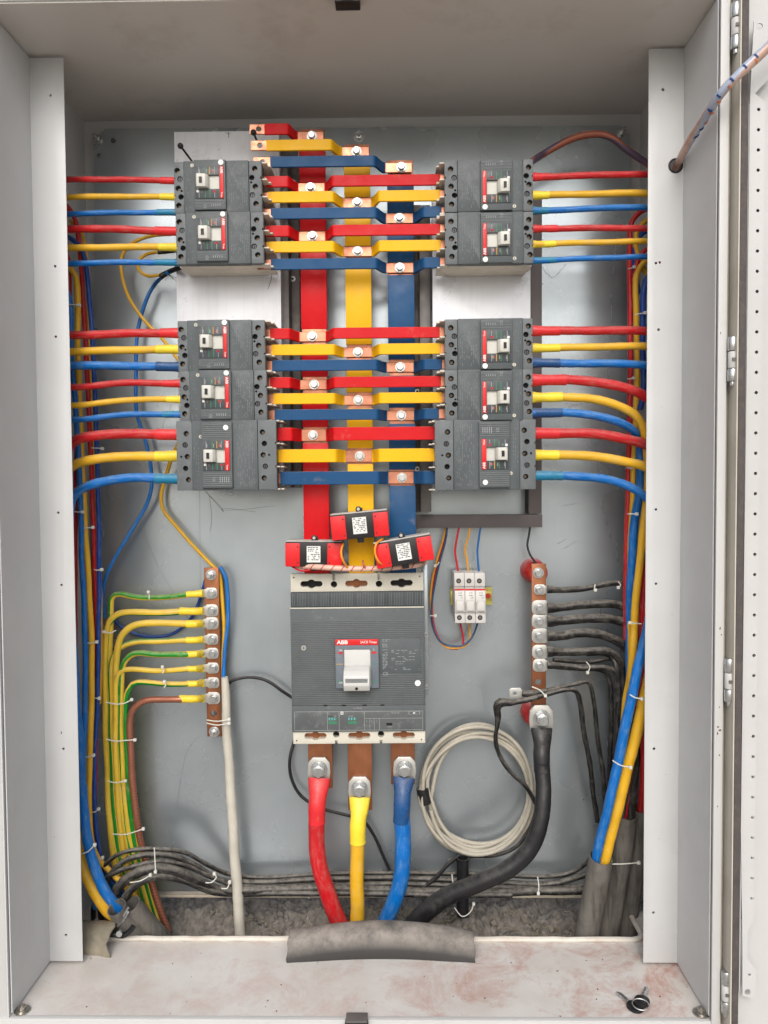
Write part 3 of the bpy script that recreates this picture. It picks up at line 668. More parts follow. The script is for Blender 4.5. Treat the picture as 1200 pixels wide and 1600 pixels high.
    rz = (-.8, 6) if big else (4.5, 10)
    mb = MB(); B(mb, eu0+.1, eu1-.1, NF-1.5, NF-.9, rz[0], rz[1], red_p, .1)
    text_into(mb, 'ABB', 5.4*U, (eu0+1)*U, (rz[0]+rz[1])/2*U, (NF-1.6)*U, white_s, 0, 'LEFT', .02)
    text_into(mb, 'Tmax', 3.4*U, (eu1-1)*U, (rz[0]+rz[1])/2*U, (NF-1.6)*U, white_s, 0, 'RIGHT', .01)
    mb.bm.transform(M); mb.build('red_strip', root)
    # fine print, indicator lines
    mb = MB(); yb = NF-1.25
    for x0, x1 in ((eu0+1, ww0-1), (ww1+1, eu1-1)):
        for z, mm_ in ((tz0+4, ink_w), (tz0+13, ink_g), (tz0+20, ink_y if x0 < 0 else ink_g), (tz0+27, ink_w)):
            B(mb, x0, x1, yb, yb+.2, z, z+.8, mm_)
    B(mb, ww1+2, ww1+5, yb, yb+.2, tz0+25, tz0+29, ink_r); B(mb, ww0-6, ww0-4, yb, yb+.2, tz0+23, tz0+27, ink_r)
    for z in (tz0+5, tz0+15, tz0+25): B(mb, ww0-8, ww0-2.5, yb-.05, yb+.1, z, z+1.0, ink_w)
    mb.bm.transform(M); mb.build('indicator_print', root); mb = MB()
    text_into(mb, 'O', 4*U, (ww1+2)*U, (tz0+8)*U, yb*U, ink_w); text_into(mb, 'I', 4*U, (ww1+2)*U, (tz1-6)*U, yb*U, ink_w)
    mb.cyl(((ww1+3)*U, (tz0+2.5)*U), 2.0*U, (yb-.3)*U, yb*U, white_s, 14)
    mb.bm.transform(M); mb.build('position_mark', root)
    mb = MB(); rr = random.Random(5)
    z = 17.5
    while z < hi-3:
        x = -w+6
        if big or True:
            while x < w-6:
                ln = rr.uniform(2, 7 if big else 5)
                if rr.random() < .6: B(mb, x, min(w-5, x+ln), -.12, .02, z, z+.6, ink_dim)
                x += ln+rr.uniform(1, 2.5)
        z += 2.7
    mb.bm.transform(M); mb.build('rating_print', root); mb = MB()
    z = lo+3
    while z < n0-4:
        x = -w/2
        while x < w-8:
            ln = rr.uniform(2, 5)
            if rr.random() < .4: B(mb, x, x+ln, -.12, .02, z, z+.6, ink_dim)
            x += ln+rr.uniform(2, 4)
        z += 3
    mb.bm.transform(M); mb.build('serial_print', root); mb = MB()
    text_into(mb, 'CE', 5.5*U, 0, 0, 0, ink_w, 0, 'LEFT', 0, pm=Matrix.Translation(((27 if not big else 33)*U, (NF-.6)*U, (-18)*U)) @ Matrix.Rotation(0, 4, 'Y'))
    for k in range(5): B(mb, 27 if not big else 32, 30 if not big else 41, NF-.62, NF-.4, -9+k*3.2, -8+k*3.2, ink_w)
    mb.bm.transform(M); mb.build('approval_print', root)
    sx_, sz_ = (-41, 1) if big else (-33, 6.5)
    mb = MB(); mb.cyl((sx_*U, sz_*U), 3.9*U, (NF-.9)*U, (NF-.05)*U, white_s, 24); mb.bm.transform(M); mb.build('seal_sticker', root)
    mb = MB(); q = (-28, -37.6) if big else (-31, -37); mb.cyl((q[0]*U, q[1]*U), 2.7*U, -.0009, .001, cream, 16); mb.box((q[0]-1.8)*U, (q[0]+1.8)*U, -.0011, -.0008, (q[1]-.4)*U, (q[1]+.4)*U, ink_k); mb.bm.transform(M); mb.build('cover_screw', root)
    return root
YM = 1.195                                     # sheet face the breakers sit on
YT1 = YM-.070
def placeb(o, rect, left, label):
    x0, x1, y0, y1 = rect; p = P((x0+x1)/2, (y0+y1)/2, YT1); o.location = (p.x, YM, p.z); o.rotation_euler = (0, R(90 if left else -90)+ROLL*0.6, 0); o['label'] = label
ordn = ['first', 'second', 'third', 'fourth', 'fifth']
BL = [(272, 408, 252, 331), (275, 411, 331.6, 412), (278, 413, 501, 579), (281, 416, 579.6, 657), (276, 431, 657.6, 765)]
BR = [(696, 832, 249, 330), (697, 832, 330.6, 412), (697, 831, 498, 577), (697, 831, 577.6, 656.4), (681, 836, 657.2, 764)]
t1 = moulded(76, 130, 70); t3 = moulded(105, 150, 70)
for k in range(5):
    for left, BB in ((True, BL), (False, BR)):
        src = t3 if k == 4 else t1
        o = src if left and k in (0, 4) else copy_tree(src)
        sd_ = 'left' if left else 'right'
        placeb(o, BB[k], left, 'wide dark grey breaker with white toggle at the foot of the %s column' % sd_ if k == 4 else 'dark grey breaker with white toggle, %s from the top in the %s column' % (ordn[k], sd_))

# ------------------------------------------------------------------ main breaker
YMF = 1.176
mc = P(559.5, 1029.5, YMF)
main = thing('main_circuit_breaker', 'large grey main circuit breaker with ribbed face and big white toggle', 'circuit breaker', (mc.x, YP, mc.z), roty=ROLL)
def mpt(mb, name, par=main, label=None):
    mb.bm.transform(Matrix.Translation((0, YMF-YP, 0))); o = mb.build(name, par)
    if label: o['label'] = label
    return o
def X(px): return (px-559.5)*U
def Z(py): return (1029.5-py)*U
def mbx(mb, x0, x1, ya, yb_, y0, y1, m, bev=0.0): mb.box(X(x0), X(x1), ya*U, yb_*U, Z(y1), Z(y0), m, bev*U)
mb = MB(); mbx(mb, 456, 663, 14, 103.5, 900, 1160, beige, 1.5); mpt(mb, 'body')
for top in (True, False):
    y0, y1 = (894.5, 923) if top else (1145.5, 1165.5); yc = 910.5 if top else 1152.5
    mb = MB(); mbx(mb, 454.5, 664, 2, 16, y0, y1, cream, 1.0); o = mpt(mb, 'terminal_cover'); c = MB()
    for xc in ((487.5, 558.5, 629.5) if top else (490, 559.5, 630)):
        for dx_ in (-13, 13): c.cyl((X(xc+dx_), Z(yc)), 4.6*U, -.01, .013, cream, 20)
        c.box(X(xc-13), X(xc+13), -.01, .0129, Z(yc+4.6), Z(yc-4.6), cream); c.cyl((X(xc), Z(yc)), 7.2*U, -.01, .0128, cream, 20)
    for xc in (523, 594): c.cyl((X(xc), Z(911.5 if top else 1150.5)), 5.2*U, -.01, .0127, cream, 20); c.box(X(xc-2.2), X(xc+2.2), -.01, .01, Z(905 if top else 1168), Z(892 if top else 1160), cream)
    for xc in (460, 658): c.cyl((X(xc), Z(900 if top else 1160)), 1.4*U, -.01, .01, cream, 12)
    c.bm.transform(Matrix.Translation((0, YMF-YP, 0))); co = c.build('cutter', main); boolcut(o, co)
    for xc in ((487.5, 558.5, 629.5) if top else (490, 559.5, 630)):
        mb = MB(); mbx(mb, xc-19, xc+19, 12.2, 12.75, yc-8, yc+8, copper_d if (not top or xc == 558.5) else black_in); mpt(mb, 'terminal_tab')
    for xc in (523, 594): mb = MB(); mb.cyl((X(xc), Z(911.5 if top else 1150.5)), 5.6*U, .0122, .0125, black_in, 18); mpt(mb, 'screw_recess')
mb = MB(); mbx(mb, 454.5, 663.5, 1.5, 15, 923.5, 948.4, grey_d, .3)
x = 457
while x < 661: mbx(mb, x, x+1.3, .3, 2, 925, 945.5, grey_t if random.random() < .8 else grey, .2); x += 2.55
mbx(mb, 453.5, 664, .6, 3, 947.6, 949.6, cream, .4); mpt(mb, 'ribbed_vent')
mb = MB(); mbx(mb, 453.5, 664.5, 0, 15, 950, 1103, grey, .8); mbx(mb, 453.8, 455.4, -.8, .4, 967, 1102, grey_rib, .2)
y = 968.5
while y < 1102:
    segs = [(456, 662.5)]
    if 996 < y < 1076: segs = [(456, 523)] + ([(658, 662.5)] if y < 1052 else [(594, 662.5)])
    for a, b_ in segs: mbx(mb, a, b_, -.9, .3, y, y+1.5, grey_rib, .25)
    y += 2.95
mbx(mb, 594, 657.5, -.5, .3, 998, 1052, grey, .2)
mpt(mb, 'front_cover')
mb = MB(); mbx(mb, 524, 592, -5, .4, 997, 1075, mat('escutcheon_blue_grey', (108, 116, 124), .4, dirt=.1, dscale=60), .6); o = mpt(mb, 'escutcheon')
c = MB(); mbx(c, 537, 580, -9, -1.4, 1013, 1073, white_p); c.bm.transform(Matrix.Translation((0, YMF-YP, 0))); co = c.build('cutter', main); boolcut(o, co)
mb = MB(); mbx(mb, 524.3, 591.7, -5.6, -4.8, 997.2, 1006.6, red_p, .2)
text_into(mb, 'ABB', 8.2*U, X(527), Z(1002), -5.75*U, white_s, 0, 'LEFT', .035, 1.15); text_into(mb, 'SACE Tmax', 5.6*U, X(589.5), Z(1002), -5.75*U, white_s, 0, 'RIGHT', .008, .95)
mpt(mb, 'header_strip')
mw = mat('main_toggle_plastic', (196, 196, 192), .35, dirt=.08, dscale=60, vary=.03)
mb = MB(); mbx(mb, 537.4, 579.6, -2.4, -1.5, 1013.3, 1072.7, mw); mbx(mb, 538, 579, -4.2, -2.4, 1014, 1046, mw, .8); mpt(mb, 'toggle_slide')
prof = [(-2, 1044), (-12, 1045.5), (-22, 1049), (-30, 1056), (-31, 1070), (-25, 1080), (-12, 1079), (-2, 1074)]
t = bmesh.new(); A = [t.verts.new((X(537.8), y_*U, Z(z_-6))) for y_, z_ in prof]; f = t.faces.new(A); ex = bmesh.ops.extrude_face_region(t, geom=[f])
for v in ex['geom']:
    if isinstance(v, bmesh.types.BMVert): v.co.x = X(578.4)
bmesh.ops.recalc_face_normals(t, faces=t.faces[:]); bmesh.ops.bevel(t, geom=t.edges[:], offset=1.6*U, segments=3, profile=.5, affect='EDGES', clamp_overlap=True)
mb = MB(); mb._merge(t, mw, None, True); tg = mpt(mb, 'toggle')
mb = MB()
for k in range(4): mbx(mb, 541, 575, -31.3-k*.0, -30, 1053.5+k*1.6, 1054.3+k*1.6, grey_t if k < 3 else grey_rib)
mb.cyl((X(558), Z(1069)), 2.2*U, -.0302, -.0285, black_in, 14); mpt(mb, 'grip_lines', tg)
mb = MB()
for sx0, sx1 in ((525, 536), (581, 591)):
    mbx(mb, sx0, sx1, -5.15, -4.95, 1018, 1018.9, ink_r); mbx(mb, sx0, sx1, -5.15, -4.95, 1036, 1036.8, ink_y if sx0 < 550 else ink_g); mbx(mb, sx0+1, sx1, -5.15, -4.95, 1062.5, 1063.3, ink_g)
text_into(mb, 'On', 4.6*U, X(530), Z(1014.5), -5.2*U, white_s, 0, 'LEFT'); text_into(mb, 'I', 4.6*U, X(584), Z(1014.5), -5.2*U, white_s)
mbx(mb, 530, 536, -5.2, -5, 1017, 1020.5, ink_r); mbx(mb, 581, 588, -5.2, -5, 1017, 1020.5, ink_r)
text_into(mb, 'Off', 4.4*U, X(529), Z(1066), -5.2*U, white_s, 0, 'LEFT'); text_into(mb, 'O', 4.6*U, X(581), Z(1066), -5.2*U, ink_g)
mpt(mb, 'indicator_print')
mb = MB(); rr = random.Random(11)
def lines(x0, x1, y0, y1, dy, dens, hgt, yy, m, l0=2, l1=6):
    y = y0
    while y < y1:
        x = x0
        while x < x1-1:
            ln = rr.uniform(l0, l1)
            if rr.random() < dens: mbx(mb, x, min(x1, x+ln), yy-.15, yy, y, y+hgt, m)
            x += ln+rr.uniform(.8, 2)
        y += dy
lines(598, 606, 999, 1047, 2.3, .8, .8, -.6, ink_w); lines(612, 654, 1016, 1022, 2.5, .55, .8, -.6, ink_w); lines(612, 654, 1026, 1034, 2.6, .35, .8, -.6, ink_w); lines(612, 656, 1044, 1048, 2.2, .5, .8, -.6, ink_w)
text_into(mb, 'SACE T7S', 3.0*U, X(598), Z(999.3), -.75*U, ink_w); text_into(mb, 'CE', 7.5*U, X(598), Z(1053.5), -1.1*U, ink_w, 0, 'LEFT', 0)
text_into(mb, 'IEC 60947-2', 2.6*U, X(618), Z(1038), -.75*U, ink_w)
mpt(mb, 'rating_print')
mb = MB(); mb.cyl((X(653), Z(1068.5)), 4.6*U, -.0016, 0, white_s, 26); mpt(mb, 'seal_sticker')
mb = MB(); mb.cyl((X(474), Z(1011)), 4.0*U, -.0018, 0, tin, 22); mb.box(X(471), X(477), -.0021, -.0017, Z(1011.5), Z(1010.5), rail_m); mb.box(X(473.5), X(474.5), -.0021, -.0017, Z(1014), Z(1008), rail_m); mpt(mb, 'cover_screw')
mb = MB(); mbx(mb, 453.5, 664.5, -1.5, 15, 1103.6, 1145, grey, .8); mbx(mb, 457, 661, -2.6, -1.4, 1111.5, 1143, mat('clear_trip_cover', (88, 92, 93), .15, dirt=.2, dcol=(150, 152, 150), dscale=70, spec=.6), .4); o = mpt(mb, 'trip_unit')
mb = MB(); yy = -2.7
for a in ((457.5, 660.5, 1112, 1112.6), (457.5, 660.5, 1142, 1142.7), (457.5, 458.1, 1112, 1142.5), (660, 660.6, 1112, 1142.5), (509.5, 510, 1112, 1142), (528, 528.6, 1112, 1142), (568, 568.6, 1112, 1142), (568, 660, 1123.4, 1124), (576.5, 577, 1124, 1142), (583.5, 584, 1124, 1142), (591.5, 592.2, 1124, 1142)): mbx(mb, a[0], a[1], yy-.1, yy, a[2], a[3], ink_w)
text_into(mb, 'In=800A', 4*U, X(551), Z(1107.5), -1.7*U, ink_w); text_into(mb, 'L', 4.4*U, X(571), Z(1128), yy*U-.0002, ink_w); text_into(mb, 'S', 4.4*U, X(578.5), Z(1128), yy*U-.0002, ink_w); text_into(mb, 'I', 4.4*U, X(586.5), Z(1128), yy*U-.0002, ink_w)
text_into(mb, 'PR231/P', 4*U, X(610), Z(1115.5), yy*U-.0002, ink_w); mbx(mb, 638, 656, yy-.1, yy, 1113.5, 1117.5, ink_w); mbx(mb, 639, 655, yy-.2, yy-.1, 1114.2, 1116.8, grey_d); mbx(mb, 645, 648, yy-.3, yy-.2, 1114.6, 1116.4, white_s)
for x0 in (512, 543): 
    for r_ in range(2):
        for k in range(6): mbx(mb, x0+k*2.2, x0+k*2.2+1.4, yy-.25, yy, 1122+r_*6, 1126+r_*6, ink_g if r_ or k % 2 else mat('pale_blue_switch', (120, 170, 190), .5))
mbx(mb, 531, 535, yy-.1, yy, 1112.5, 1117, white_s); mbx(mb, 532, 534, yy-.2, yy-.1, 1113.5, 1116, grey_d); mbx(mb, 603, 612, yy-.2, yy, 1131, 1135, black_p)
for a, b_ in ((512, 524), (512, 520), (543, 551), (604, 612)): mbx(mb, a, b_, yy-.1, yy, 1119.3 if a < 600 else 1137, 1120 if a < 600 else 1137.7, ink_w)
mpt(mb, 'trip_unit_print', o)
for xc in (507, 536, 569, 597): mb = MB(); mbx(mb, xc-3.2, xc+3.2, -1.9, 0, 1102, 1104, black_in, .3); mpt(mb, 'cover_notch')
mb = MB(); mbx(mb, 664.8, 672.5, 55, 58, 884, 1104, galv, .3); o = mpt(mb, 'side_bracket')
for yc in (884, 1003, 1090):
    mb = MB(); mb.cyl((X(669), Z(yc)), 4*U, .053, .055, zinc, 18); mb.box(X(666.5), X(671.5), .0525, .053, Z(yc+.5), Z(yc-.5), rail_m); mpt(mb, 'bracket_screw', o)
# output copper tabs (bolted parts of the breaker)
YTB = 1.222
for x0, x1, y1, w_ in ((482, 519, 1232, ''), (544, 581, 1266, ''), (611, 648, 1226, '')):
    a = P(x0, y1, YTB); b_ = P(x1, 1160, YTB); mb = MB(); mb.box(a.x, b_.x, YTB, YTB+.006, a.z, b_.z, copper_d, .0008)
    mb.bm.transform(main.matrix_basis.inverted() if False else (Matrix.Translation(main.location) @ Matrix.Rotation(ROLL, 4, 'Y')).inverted()); mb.build('output_tab', main)

# ================================================================== BUSBARS AND STRAPS
YST, YJ = 1.152, 1.178                         # strap face; strap face where it is bolted down
YV = YJ+.0045                                  # face of the vertical copper
rows = [  # colour, x left end, sleeve start, bend, joint x0, x1, bend, sleeve end, right end, y left, y right, bolt(x), half height px
 ('red', 396, 413, 449, 467, 505, None, None, None, 201, None, 487, 8.3),
 ('yellow', 398, 416, 516, 536, 576, None, None, None, 226.5, None, 557, 8.3),
 ('blue', 402, 422, 584, 604, 643, None, None, None, 252.5, None, 627, 8.3)]
ry = [((282, 306.5, 332.5), (282, 306.5, 332)), ((359.5, 384.5, 412), (359.5, 384.5, 411)), ((521.5, 547, 571.5), (519, 544.5, 569)), ((598, 623.5, 648), (596, 621, 647)), ((678, 712, 747), (677.5, 711.5, 746.5))]
jx = {'red': (468, 505, 486), 'yellow': (538, 578, 558), 'blue': (605, 643, 624)}
bx_ = {(0, 'red'): 485, (1, 'red'): 488, (2, 'red'): 488, (3, 'red'): 491, (4, 'red'): 489, (4, 'yellow'): 562, (4, 'blue'): 628, (3, 'blue'): 627}
for k in range(5):
    for ci, c_ in enumerate(('red', 'yellow', 'blue')):
        a, b_, c0 = jx[c_]; sh = (0, 1, 2, 3, 4)[k]*(1.0 if c_ == 'red' else .6); a += sh; b_ += sh
        if k == 4: a += 1.5; b_ -= 1.5
        left = (408, 408, 413, 415, 426)[k]; s0 = {'red': (416, 416, 422, 422, 431), 'yellow': (419, 417, 424, 427, 432), 'blue': (423, 423, 425, 429, 438)}[c_][k]
        re = (697, 697, 697, 697, 684)[k]; s1 = {'red': (688, 688, 687, 689, 681), 'yellow': (688, 689, 689, 690, 681), 'blue': (690, 688, 691, 686, 681)}[c_][k]
        rows.append((c_, left, s0, a-19, a, b_, b_+(15 if c_ != 'blue' else 20), s1, re, ry[k][0][ci], ry[k][1][ci], bx_.get((k, c_), c0+sh), 8.4 if k < 4 else 10.3))
joints = {'red': [], 'yellow': [], 'blue': []}
def ribbon(mb, pts, hz, th, m):
    """flat bar following (x, y) points, centred on given z, half height hz, thickness th behind its face"""
    i = mb.mi(m); rings = []
    n_ = len(pts)
    for k in range(n_):
        x, y, z = pts[k]
        a = Vector((pts[max(k-1, 0)][0], pts[max(k-1, 0)][1], 0)); b_ = Vector((pts[min(k+1, n_-1)][0], pts[min(k+1, n_-1)][1], 0)); t = (b_-a).normalized(); nrm = Vector((-t.y, t.x, 0))
        c = .0007; prof = [(0, -hz+c), (0, hz-c), (c, hz), (th-c, hz), (th, hz-c), (th, -hz+c), (th-c, -hz), (c, -hz)]
        rings.append([mb.bm.verts.new(Vector((x, y, z+q[1])) + nrm*q[0]) for q in prof])
    for k in range(n_-1):
        for j in range(8): f = mb.bm.faces.new((rings[k][j], rings[k][(j+1) % 8], rings[k+1][(j+1) % 8], rings[k+1][j])); f.material_index = i; f.smooth = (j not in (1, 3, 5, 7)) and False
    f = mb.bm.faces.new(rings[0][::-1]); f.material_index = i; f = mb.bm.faces.new(rings[-1]); f.material_index = i
def easebend(xa, ya, xb_, yb_, z, n_=8):
    return [(xa+(xb_-xa)*k/n_, ya+(yb_-ya)*(3*(k/n_)**2-2*(k/n_)**3), z) for k in range(n_+1)]
for ri, (c_, xl0, s0, bl, j0, j1, br_, s1, xr0, yl, yr, bx, hh) in enumerate(rows):
    zl = P(500, yl, YST).z; zr = P(500, yr if yr else yl, YST).z
    if yr: zc = (P(420, yl, YST).z + P(650, yr, YST).z)/2; zl = zr = zc
    else: zl = P(430, yl, YST).z
    z = zl; hz = hh*S(YST); PX = lambda px, Y: P(px, yl, Y).x
    if ri < 3: lab = 'loose %s sleeved copper strap with bare left end above the breakers' % c_
    else: lab = '%s sleeved copper strap joining the %s pair of breakers from the top' % (c_, ordn[(ri-3)//3])
    pb = Vector((PX(bx, YJ), YJ, z)); t = thing('busbar_strap', lab, 'busbar strap', pb, group='sleeved copper straps')
    xJ0, xJ1 = PX(j0, YJ), PX(j1, YJ)
    Lp = [(PX(xl0-6, YST), YST, z), (PX(bl-3, YST), YST, z)] + easebend(PX(bl, YST), YST, xJ0-.002, YJ, z)
    mid = [(xJ0, YJ, z), (xJ1, YJ, z)]
    Rp = []
    if yr: Rp = easebend(xJ1+.002, YJ, PX(br_, YST), YST, z) + [(PX(br_+3, YST), YST, z), (PX(xr0+6, YST), YST, z)]
    mb = MB(); ribbon(mb, [(x, y+.0006, zz_) for x, y, zz_ in Lp+mid+Rp], hz-.0006, .003, copper); ob = part(mb, 'copper_bar', t)
    if ri < 3:
        cc = MB(); q = P(xl0+8, yl, YST); cc.cyl((q.x, z), 4.3*S(YST), YST-.01, YST+.01, copper, 16); cc.bm.transform(Matrix.Translation(-pb)); co = cc.build('cutter', t); boolcut(ob, co)
    mb = MB(); sl = [(PX(s0, YST), YST, z)] + Lp[1:]; ribbon(mb, sl, hz, .0042, bar_sl[c_])
    part(mb, 'insulating_sleeve', t)
    if yr:
        mb = MB(); sr = Rp[:-1]+[(PX(s1, YST), YST, z)]; ribbon(mb, sr, hz, .0042, bar_sl[c_]); part(mb, 'insulating_sleeve', t)
    mb = MB(); zb_ = P(bx, 0, YJ); mb.bolt((pb.x, z), 6.0*S(YJ), YJ+.0004, wash=1.28, h=.0065); part(mb, 'bolt', t)
    joints[c_].append((z, ri))
# vertical busbars
vb = {'red': ((467, 212), (475, 850), 40), 'yellow': ((537, 236), (545, 880), 40), 'blue': ((604.5, 262), (609, 850), 41)}
for c_, ((xt, yt), (xb2, yb2), wd) in vb.items():
    a = P(xt, yt-14, YV); b_ = P(xb2, yb2, YV); w_ = wd*S(YV)
    zbot = P(560, 905, YV).z; ztop = joints[c_][0][0]+.013
    t = thing('vertical_busbar', 'upright %s sleeved copper busbar carrying the straps down to the main breaker' % c_, 'busbar', (b_.x+w_/2, YV, zbot), group='upright busbars')
    def xat(z): return a.x + (b_.x-a.x)*(z-a.z)/(b_.z-a.z)
    def vbar(mb, z0, z1, y0, y1, ex_, m):
        tt_ = bmesh.new(); bmesh.ops.create_cube(tt_, size=1)
        for v in tt_.verts:
            z = z0 if v.co.z < 0 else z1; v.co = Vector((xat(z)+(w_+ex_ if v.co.x > 0 else -ex_), y0 if v.co.y < 0 else y1, z))
        bmesh.ops.bevel(tt_, geom=tt_.edges[:], offset=.0006, segments=2, profile=.5, affect='EDGES'); mb._merge(tt_, m, None, True)
    mb = MB(); vbar(mb, zbot, ztop, YV, YV+.006, -.001, copper); part(mb, 'copper_bar', t)
    mb = MB(); js = [j[0] for j in joints[c_]]; gap = .0125
    z1_ = None; edges = []
    for q, z in enumerate(js):
        up = z+gap if q else ztop
        if q: edges.append((z+gap*(1.0 if q > 2 else .75), js[q-1]-gap*(1.0 if q-1 > 2 else .8)))
    edges.append((zbot+.01, js[-1]-gap))
    for z0, z1 in edges:
        if z1 > z0: vbar(mb, z0, z1, YV-.0012, YV+.0074, 0, bar_sl[c_])
    part(mb, 'insulating_sleeve', t)
    mb = MB()
    for zq in (js[2]+.03, js[-1]-.05): mb.box(xat(zq)+.010, xat(zq)+.030, YV+.0078, YP-.0005, zq-.012, zq+.012, red_ins, .002)
    part(mb, 'standoff_insulator', t)

# black arm pins (breaker accessories resting above the left column)
for lab, pa, pb_ in (('black pin with ball end leaning on the white sheet above the first left breaker', (282, 228), (300, 252)), ('black pin with ball end between the two loose bare strap ends', (396, 207), (402, 222))):
    mb = MB(); a = P(pa[0], pa[1], 1.150); b_ = P(pb_[0], pb_[1], 1.170); mb.tube([(a, .0016), (b_, .0016)], black_p, 8)
    s_ = bmesh.new(); bmesh.ops.create_icosphere(s_, subdivisions=2, radius=.0046); mb._merge(s_, black_p, Matrix.Translation(a), True); mb.build('handle_pin', label=lab, cat='pin', group='black ball-ended pins')

# ================================================================== OUTGOING CABLES
YC = 1.150
def outgoing(side, k, c_, pts, th, sx_, navy=False, flare=1.0, lab=None, extra=None, Yb2=1.165):
    """pts run from the breaker to the cover; sx_ is the pixel x where the shrink sleeve ends"""
    p0 = P(pts[0][0], pts[0][1], YC)
    t = thing('power_cable', lab or '%s cable leaving the %s breaker of the %s column' % (c_, ordn[k], side), 'cable', p0, group='power cables of the feeder breakers')
    full = path(pts, YC, th)
    _sd[0] += 1
    mb = MB(); mb.tube(smooth_jit(full, .0004, .025, _sd[0]), cab[c_], 14); part(mb, 'insulation', t)
    # shrink sleeve covers the first stretch
    L = abs(P(sx_, pts[0][1], YC).x-p0.x); acc = 0; sl = []; rs = full[0][1]*1.13
    for q, pp in enumerate(full):
        if q: acc += (pp[0]-full[q-1][0]).length
        if acc > L: break
        e = max(0, 1-acc/.016); sl.append((pp[0], rs*(1+.25*flare*e*e), 1-.35*e*e*min(1, flare), 1+.12*e*e*flare))
    sl.append((sl[-1][0]+(full[q][0]-full[q-1][0])*.3, rs*.97, 1, 1))
    mb = MB(); mb.tube(smooth_jit(sl, .0002, .03, _sd[0]+99), shr['navy' if navy else c_], 14); part(mb, 'shrink_sleeve', t)
    if flare > 1:
        d = -1 if side == 'right' else 1; mb = MB(); mb.box(p0.x+(d*.004 if d > 0 else -.004), p0.x+(.001 if d < 0 else .001)+(.006 if d > 0 else 0), YC-.002, YC+.002, p0.z-.007, p0.z+.007, tin, .0005); part(mb, 'lug', t)
    return t
def bend(xe, ye, side, depth):
    """points that dive down behind the cover"""
    s_ = -1 if side == 'left' else 1
    return [(xe+s_*7, ye+4, 1.150+.015), (xe+s_*14, ye+22, 1.150+depth), (xe+s_*15, ye+90, 1.150+depth)]
Lc = [[('red', 280, 282, 9, 248), ('yellow', 307.5, 307.5, 9, 247), ('blue', 333.5, 332, 8.5, 246)],
      [('red', 357, 361, 11.5, 243), ('yellow', 387, 386, 10.5, 247), ('blue', 411, 410, 9, 244)],
      [('red', 523, 520.5, 13, 248), ('yellow', 549, 546, 12, 243), ('blue', 571, 573, 13, 244)],
      [('red', 604, 599, 10.5, 256), ('yellow', 633, 624, 9.5, 257), ('blue', 655, 647.5, 9.5, 256)]]
for k, row in enumerate(Lc):
    for ci, (c_, ye, yb_, th, sx_) in enumerate(row):
        xb0 = BL[k][0]+5; m_ = (yb_+ye)/2 + (0 if k < 3 else -2.5)
        outgoing('left', k, c_, [(xb0, yb_), (xb0-20, yb_), (190, m_-.5), (130, ye+.3), (101, ye+1, 1.153)] + bend(98, ye, 'left', .02+.012*ci), th, sx_, navy=(k == 2 and c_ == 'blue'), flare=.6)
outgoing('left', 4, 'red', [(281, 679), (250, 678.5), (180, 678), (145, 681), (118, 689, 1.152), (102, 712, 1.160), (98, 760, 1.17), (100, 900, 1.18)], 15.5, 242, flare=.2)
outgoing('left', 4, 'yellow', [(281, 712), (250, 713), (185, 714), (145, 718), (113, 729, 1.152), (100, 755, 1.155), (98, 850, 1.16), (104, 1100, 1.165), (112, 1260, 1.165), (126, 1340, 1.165, 16), (143, 1385, 1.16, 17.5), (165, 1420, 1.165, 18), (200, 1452, 1.19, 18), (220, 1500, 1.22, 18)], 15, 240, flare=.2)
outgoing('left', 4, 'blue', [(282, 748), (250, 747.5), (200, 747), (150, 755), (120, 770, 1.150), (109, 800, 1.150), (108, 900, 1.152), (118, 1080, 1.155), (125, 1180, 1.155, 15.5), (131, 1270, 1.155, 16), (143, 1340, 1.155, 17), (163, 1390, 1.16, 17), (190, 1425, 1.175, 17), (215, 1460, 1.2, 17), (235, 1510, 1.23, 17)], 14.5, 244, flare=.2)
Rc = [[('red', 276.5, 272, 10, 860), ('yellow', 305, 302, 10.5, 858), ('blue', 329, 323.5, 9.5, 860)],
      [('red', 357.5, 356.5, 9.5, 869), ('yellow', 381.5, 377, 9, 868), ('blue', 407, 401, 8.5, 868)],
      [('red', 517, 517, 13, 875), ('yellow', 544, 541, 11.5, 876), ('blue', 567, 570, 12.5, 876)]]
for k, row in enumerate(Rc):
    for ci, (c_, yb_, ye, th, sx_) in enumerate(row):
        outgoing('right', k, c_, [(828, yb_), (850, yb_), (900, (yb_*2+ye)/3-.5), (960, (yb_+2*ye)/3-.6), (1005, ye), (1015, ye+1, 1.153)] + bend(1016, ye, 'right', .02+.012*ci), th, sx_, navy=(k == 2 and c_ == 'blue'), flare=1.3 if k == 1 else .9)
outgoing('right', 3, 'red', [(828, 594), (850, 594), (890, 593.5), (940, 598), (980, 607), (1008, 620, 1.153), (1022, 640, 1.16), (1026, 720, 1.17)], 15, 883, flare=1.0)
outgoing('right', 3, 'yellow', [(828, 621), (850, 621), (890, 620.5), (930, 624), (970, 636), (998, 655, 1.153), (1010, 690, 1.16), (1013, 760, 1.17), (1012, 860, 1.17)], 13.5, 879, flare=1.0)
outgoing('right', 3, 'blue', [(828, 645.5), (850, 645), (890, 645), (930, 649), (965, 659), (990, 674, 1.160), (1000, 695, 1.175), (1000, 760, 1.18), (991, 820, 1.185), (986, 900, 1.19), (984, 960, 1.2), (984, 1100, 1.215)], 13, 880, navy=True, flare=1.0)
